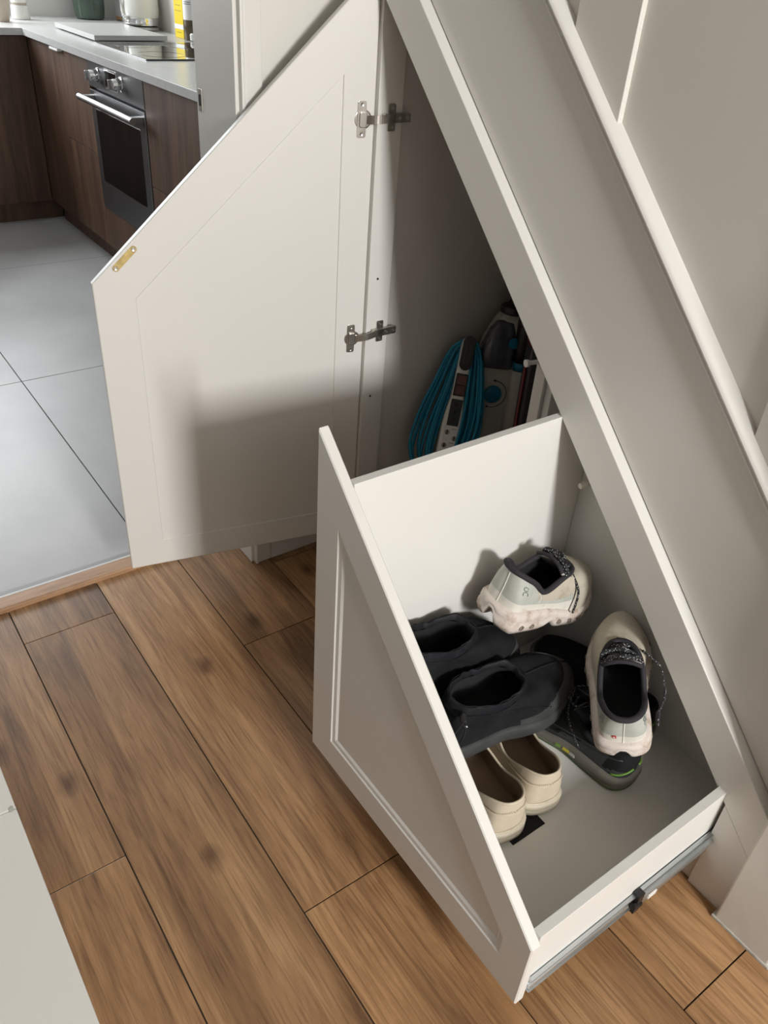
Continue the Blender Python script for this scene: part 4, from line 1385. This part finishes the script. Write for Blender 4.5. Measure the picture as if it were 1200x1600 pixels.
tube('pole', [(0, 0.010, 0.628), (0, 0.012, 1.02)], 0.0135, mat('satin_aluminium', (0.55, 0.55, 0.55), 0.3, 1.0), sm, 16)
lathe('grip', [(0.016, 1.02), (0.018, 1.03), (0.018, 1.10), (0.012, 1.11)], (0, 0.012, 0), BLACKP, sm, 16)
dl = lathe('dial', [(0.022, 0), (0.022, 0.004), (0.019, 0.006), (0.001, 0.0062)], (0.0475, -0.004, 0.424), BLUE, sm, 28, axis_rot((1, 0, 0)))
arc = [Vector((0.0485, -0.004 + 0.034 * math.cos(a), 0.424 + 0.034 * math.sin(a))) for a in [math.radians(-100 + 190 * k / 24) for k in range(25)]]
tube('dial_mark', arc, 0.0009, BLACKP, sm, 6)
for a, sg in ((-100, -1), (90, 1)):
    c = Vector((0.0488, -0.004 + 0.034 * math.cos(math.radians(a)), 0.424 + 0.034 * math.sin(math.radians(a))))
    bm = bmesh.new()
    d = Vector((0, -math.sin(math.radians(a)), math.cos(math.radians(a)))) * sg
    n2 = Vector((0, d.z, -d.y))
    vs = [c + d * 0.006, c - d * 0.001 + n2 * 0.003, c - d * 0.001 - n2 * 0.003]
    A = [bm.verts.new(v) for v in vs]; B = [bm.verts.new(v - Vector((0.002, 0, 0))) for v in vs]
    bm.faces.new(A); bm.faces.new(B[::-1])
    for k in range(3): bm.faces.new((A[k], A[(k + 1) % 3], B[(k + 1) % 3], B[k]))
    link('arrow_head', finish(bm), BLACKP, sm)
# mop head on the floor
bm = bmesh.new(); add_box(bm, -0.045, 0.06, -0.07, 0.07, 0.0, 0.035, 0.01)
hd = link('mop_head', finish(bm), STM, sm); hd.location = (0.0, 0.0, -0.013)
tube('joint', [(0, 0.0, 0.02), (0, 0.010, 0.11)], 0.022, BLACKP, sm, 14)

# --- second appliance to the right: pale jug-shaped attachment with black handle
at = empty('handheld_attachment'); at.matrix_world = frame_from((-1.232, 1.352, 0.06), (-0.01, 0.02, 1.0), (0.82, -0.57, 0))
tag(at, 'pale grey tall container with black handle right of the steam mop', 'container')
loft('container', [rect_loop(z, wy, dx) for z, wy, dx in ((-0.059, 0.040, 0.04), (0.05, 0.042, 0.042), (0.16, 0.036, 0.04), (0.22, 0.030, 0.036), (0.34, 0.032, 0.036), (0.445, 0.032, 0.036))], [STM], at, cap0=True, cap1=True)
loft('blue_band', [rect_loop(z, 0.030, 0.034) for z in (0.446, 0.465)], [BLUE], at, cap0=True, cap1=True)
loft('black_top', [rect_loop(z, wy, 0.034) for z, wy in ((0.466, 0.030), (0.50, 0.032), (0.60, 0.028), (0.62, 0.018))], [BLACKP], at, cap0=True, cap1=True)
tube('handle', catmull([(-0.01, -0.030, 0.40), (-0.015, -0.040, 0.36), (-0.015, -0.042, 0.27), (-0.01, -0.030, 0.22)], 6), 0.007, BLACKP, at, 10)

# --- red and black stick appliance next to the stud
rv = empty('stick_vacuum'); rv.matrix_world = frame_from((-1.13, 1.274, 0.0), (-0.005, 0.0, 1.0), (0.82, -0.57, 0))
tag(rv, 'black stick vacuum with red trim standing beside the white upright stud', 'vacuum')
bm = bmesh.new(); add_box(bm, -0.05, 0.05, -0.06, 0.06, 0.001, 0.05, 0.01)
link('floor_head', finish(bm), BLACKP, rv)
loft('body', [rect_loop(z, wy, dx) for z, wy, dx in ((0.051, 0.012, 0.02), (0.20, 0.014, 0.03), (0.58, 0.015, 0.032), (0.62, 0.014, 0.03))], [mat('vac_charcoal', (0.02, 0.021, 0.024), 0.3)], rv, cap0=True, cap1=True)
loft('red_collar', [rect_loop(z, wy, 0.031) for z, wy in ((0.621, 0.015), (0.68, 0.014))], [mat('vac_red', (0.14, 0.006, 0.009), 0.35)], rv, cap0=True, cap1=True)
tube('red_strip', [(0.02, -0.016, 0.22), (0.02, -0.017, 0.58)], 0.0035, MATS['vac_red'], rv, 8)
tube('handle', [(0, 0, 0.68), (0, 0, 0.74)], 0.010, BLACKP, rv, 12)

# --- wooden broom handle behind the mop
br = empty('broom', (-1.30, 1.44, 0.0))
tag(br, 'brown wooden broom handle leaning behind the steam mop', 'broom')
BRW = mat('broom_wood', (0.17, 0.085, 0.035), 0.55, var=0.2, vscale=20, stretch=(8, 8, 0.6))
tube('stick', [(0.0, -0.05, 0.05), (-0.03, -0.02, 0.95)], 0.0125, BRW, br, 12)
bm = bmesh.new(); add_box(bm, -0.03, 0.025, -0.13, 0.10, 0.0, 0.07, 0.008)
link('head', finish(bm), BRW, br)

# --- extension lead: white power strip with a coiled turquoise cable
CAB = mat('turquoise_cable', (0.0, 0.19, 0.32), 0.42)
pA, pB = Vector((-1.300, 1.233, 0.575)), Vector((-1.262, 1.168, 0.315))
zd = (pA - pB)
Me = frame_from(pB + zd.normalized() * -0.10, zd, (0.80, -0.55, 0.25))
ex = empty('extension_lead'); ex.matrix_world = Me
tag(ex, 'white power strip with coiled turquoise cable hanging in the cupboard', 'extension lead')
HL = zd.length + 0.10
loft('strip', [rect_loop(z, wy, 0.016, p=0.42) for z, wy in ((0.0, 0.018), (0.004, 0.023), (0.16, 0.025), (0.20, 0.022), (0.235, 0.0165), (HL - 0.08, 0.0165), (HL - 0.006, 0.016), (HL, 0.010))], [WHITEP], ex, cap0=True, cap1=True)
# hanging loop
bm = bmesh.new()
add_prism(bm, capsule(Vector((0, HL - 0.055)), Vector((0, HL - 0.004)), 0.0145), lambda a, b: (0.0162, a, b), lambda a, b: (0.024, a, b), 0.002)
hk = link('hook', finish(bm), BLACKP, ex)
tube('hook_slot', [(0.0255, p[0], p[1]) for p in capsule(Vector((0, HL - 0.05)), Vector((0, HL - 0.012)), 0.006, 6)], 0.0018, mat('slot_grey', (0.05, 0.05, 0.05), 0.6), ex, 6, True)
def panel(name, z0, z1, w, m, x=0.0163, th=0.0016):
    bm = bmesh.new(); add_box(bm, x, x + th, -w, w, z0, z1, 0.0006)
    return link(name, finish(bm), m, ex)
panel('switch_frame', HL - 0.132, HL - 0.078, 0.0142, BLACKP)
panel('rocker_switch', HL - 0.128, HL - 0.106, 0.0112, mat('switch_red', (0.10, 0.03, 0.022), 0.3), 0.0180, 0.003)
panel('rocker_switch', HL - 0.104, HL - 0.082, 0.0112, MATS['switch_red'], 0.0180, 0.003)
sk = panel('socket', HL - 0.205, HL - 0.140, 0.0140, mat('socket_black', (0.02, 0.024, 0.026), 0.4))
for zz in (HL - 0.19, HL - 0.172, HL - 0.153):
    bm = bmesh.new(); add_box(bm, 0.0180, 0.0188, -0.003, 0.003, zz - 0.003, zz + 0.003)
    link('pin_hole', finish(bm), HOLE, sk)
for (yy, zz) in ((-0.009, HL - 0.222), (0.011, HL - 0.236), (-0.010, HL - 0.255), (0.010, HL - 0.272), (-0.010, HL - 0.295), (0.010, HL - 0.312)):
    b2 = lathe('outlet', [(0.0058, 0), (0.0062, 0.0006), (0.0050, 0.001), (0.0048, -0.0008)], (0.0163, yy, zz), mat('outlet_grey', (0.35, 0.32, 0.28), 0.5), ex, 16, axis_rot((1, 0, 0)))
    bm = bmesh.new(); add_box(bm, 0.0166, 0.0178, yy - 0.0012, yy + 0.0012, zz - 0.005, zz + 0.005)
    link('outlet_slot', finish(bm), HOLE, b2)
for zz in (HL - 0.213, HL - 0.248):
    bm = bmesh.new(); add_box(bm, 0.0163, 0.0166, 0.001, 0.012, zz - 0.0008, zz + 0.0008)
    link('printed_mark', finish(bm), mat('print_grey', (0.18, 0.17, 0.15), 0.6), ex)
# cable loops: hang over the hook and fall either side
bm = bmesh.new()
rnd = random.Random(5)
for k in range(18):
    f = k / 17
    lx = -0.016 + rnd.uniform(-0.008, 0.006)
    rt = 0.016 + 0.040 * f + rnd.uniform(-0.003, 0.003)
    lf = -(0.018 + 0.045 * (1 - f) ** 1.2 + rnd.uniform(-0.004, 0.004))
    zt = HL - 0.022 + rnd.uniform(-0.012, 0.022)
    zb_ = HL - 0.39 - rnd.uniform(0.0, 0.06)
    dx = rnd.uniform(-0.006, 0.02)
    pts = [(lx + dx, 0.0, zt), (lx + dx, rt * 0.55, zt - 0.010), (dx, rt * 0.95, zt - 0.08), (dx, rt * 1.25, zt - 0.18), (dx, rt * 0.95, zt - 0.28), (dx - 0.004, 0.006, zb_),
           (dx - 0.006, lf * 1.1 - 0.012, zt - 0.29), (dx - 0.006, lf * 1.15 - 0.012, zt - 0.20), (dx - 0.006, lf * 0.85 - 0.006, zt - 0.10), (lx + dx, lf * 0.55, zt - 0.022)]
    add_tube(bm, catmull(pts, 5, True), 0.0034, 7, True)
cb = link('cable', finish(bm), CAB, ex, smooth=True)
tag(cb, kind='stuff')
cb['label'] = 'coiled turquoise cable'
tube('wall_hook', [(-0.03, 0.0, HL - 0.03), (0.02, 0.0, HL - 0.028)], 0.003, NICKEL, ex, 8)
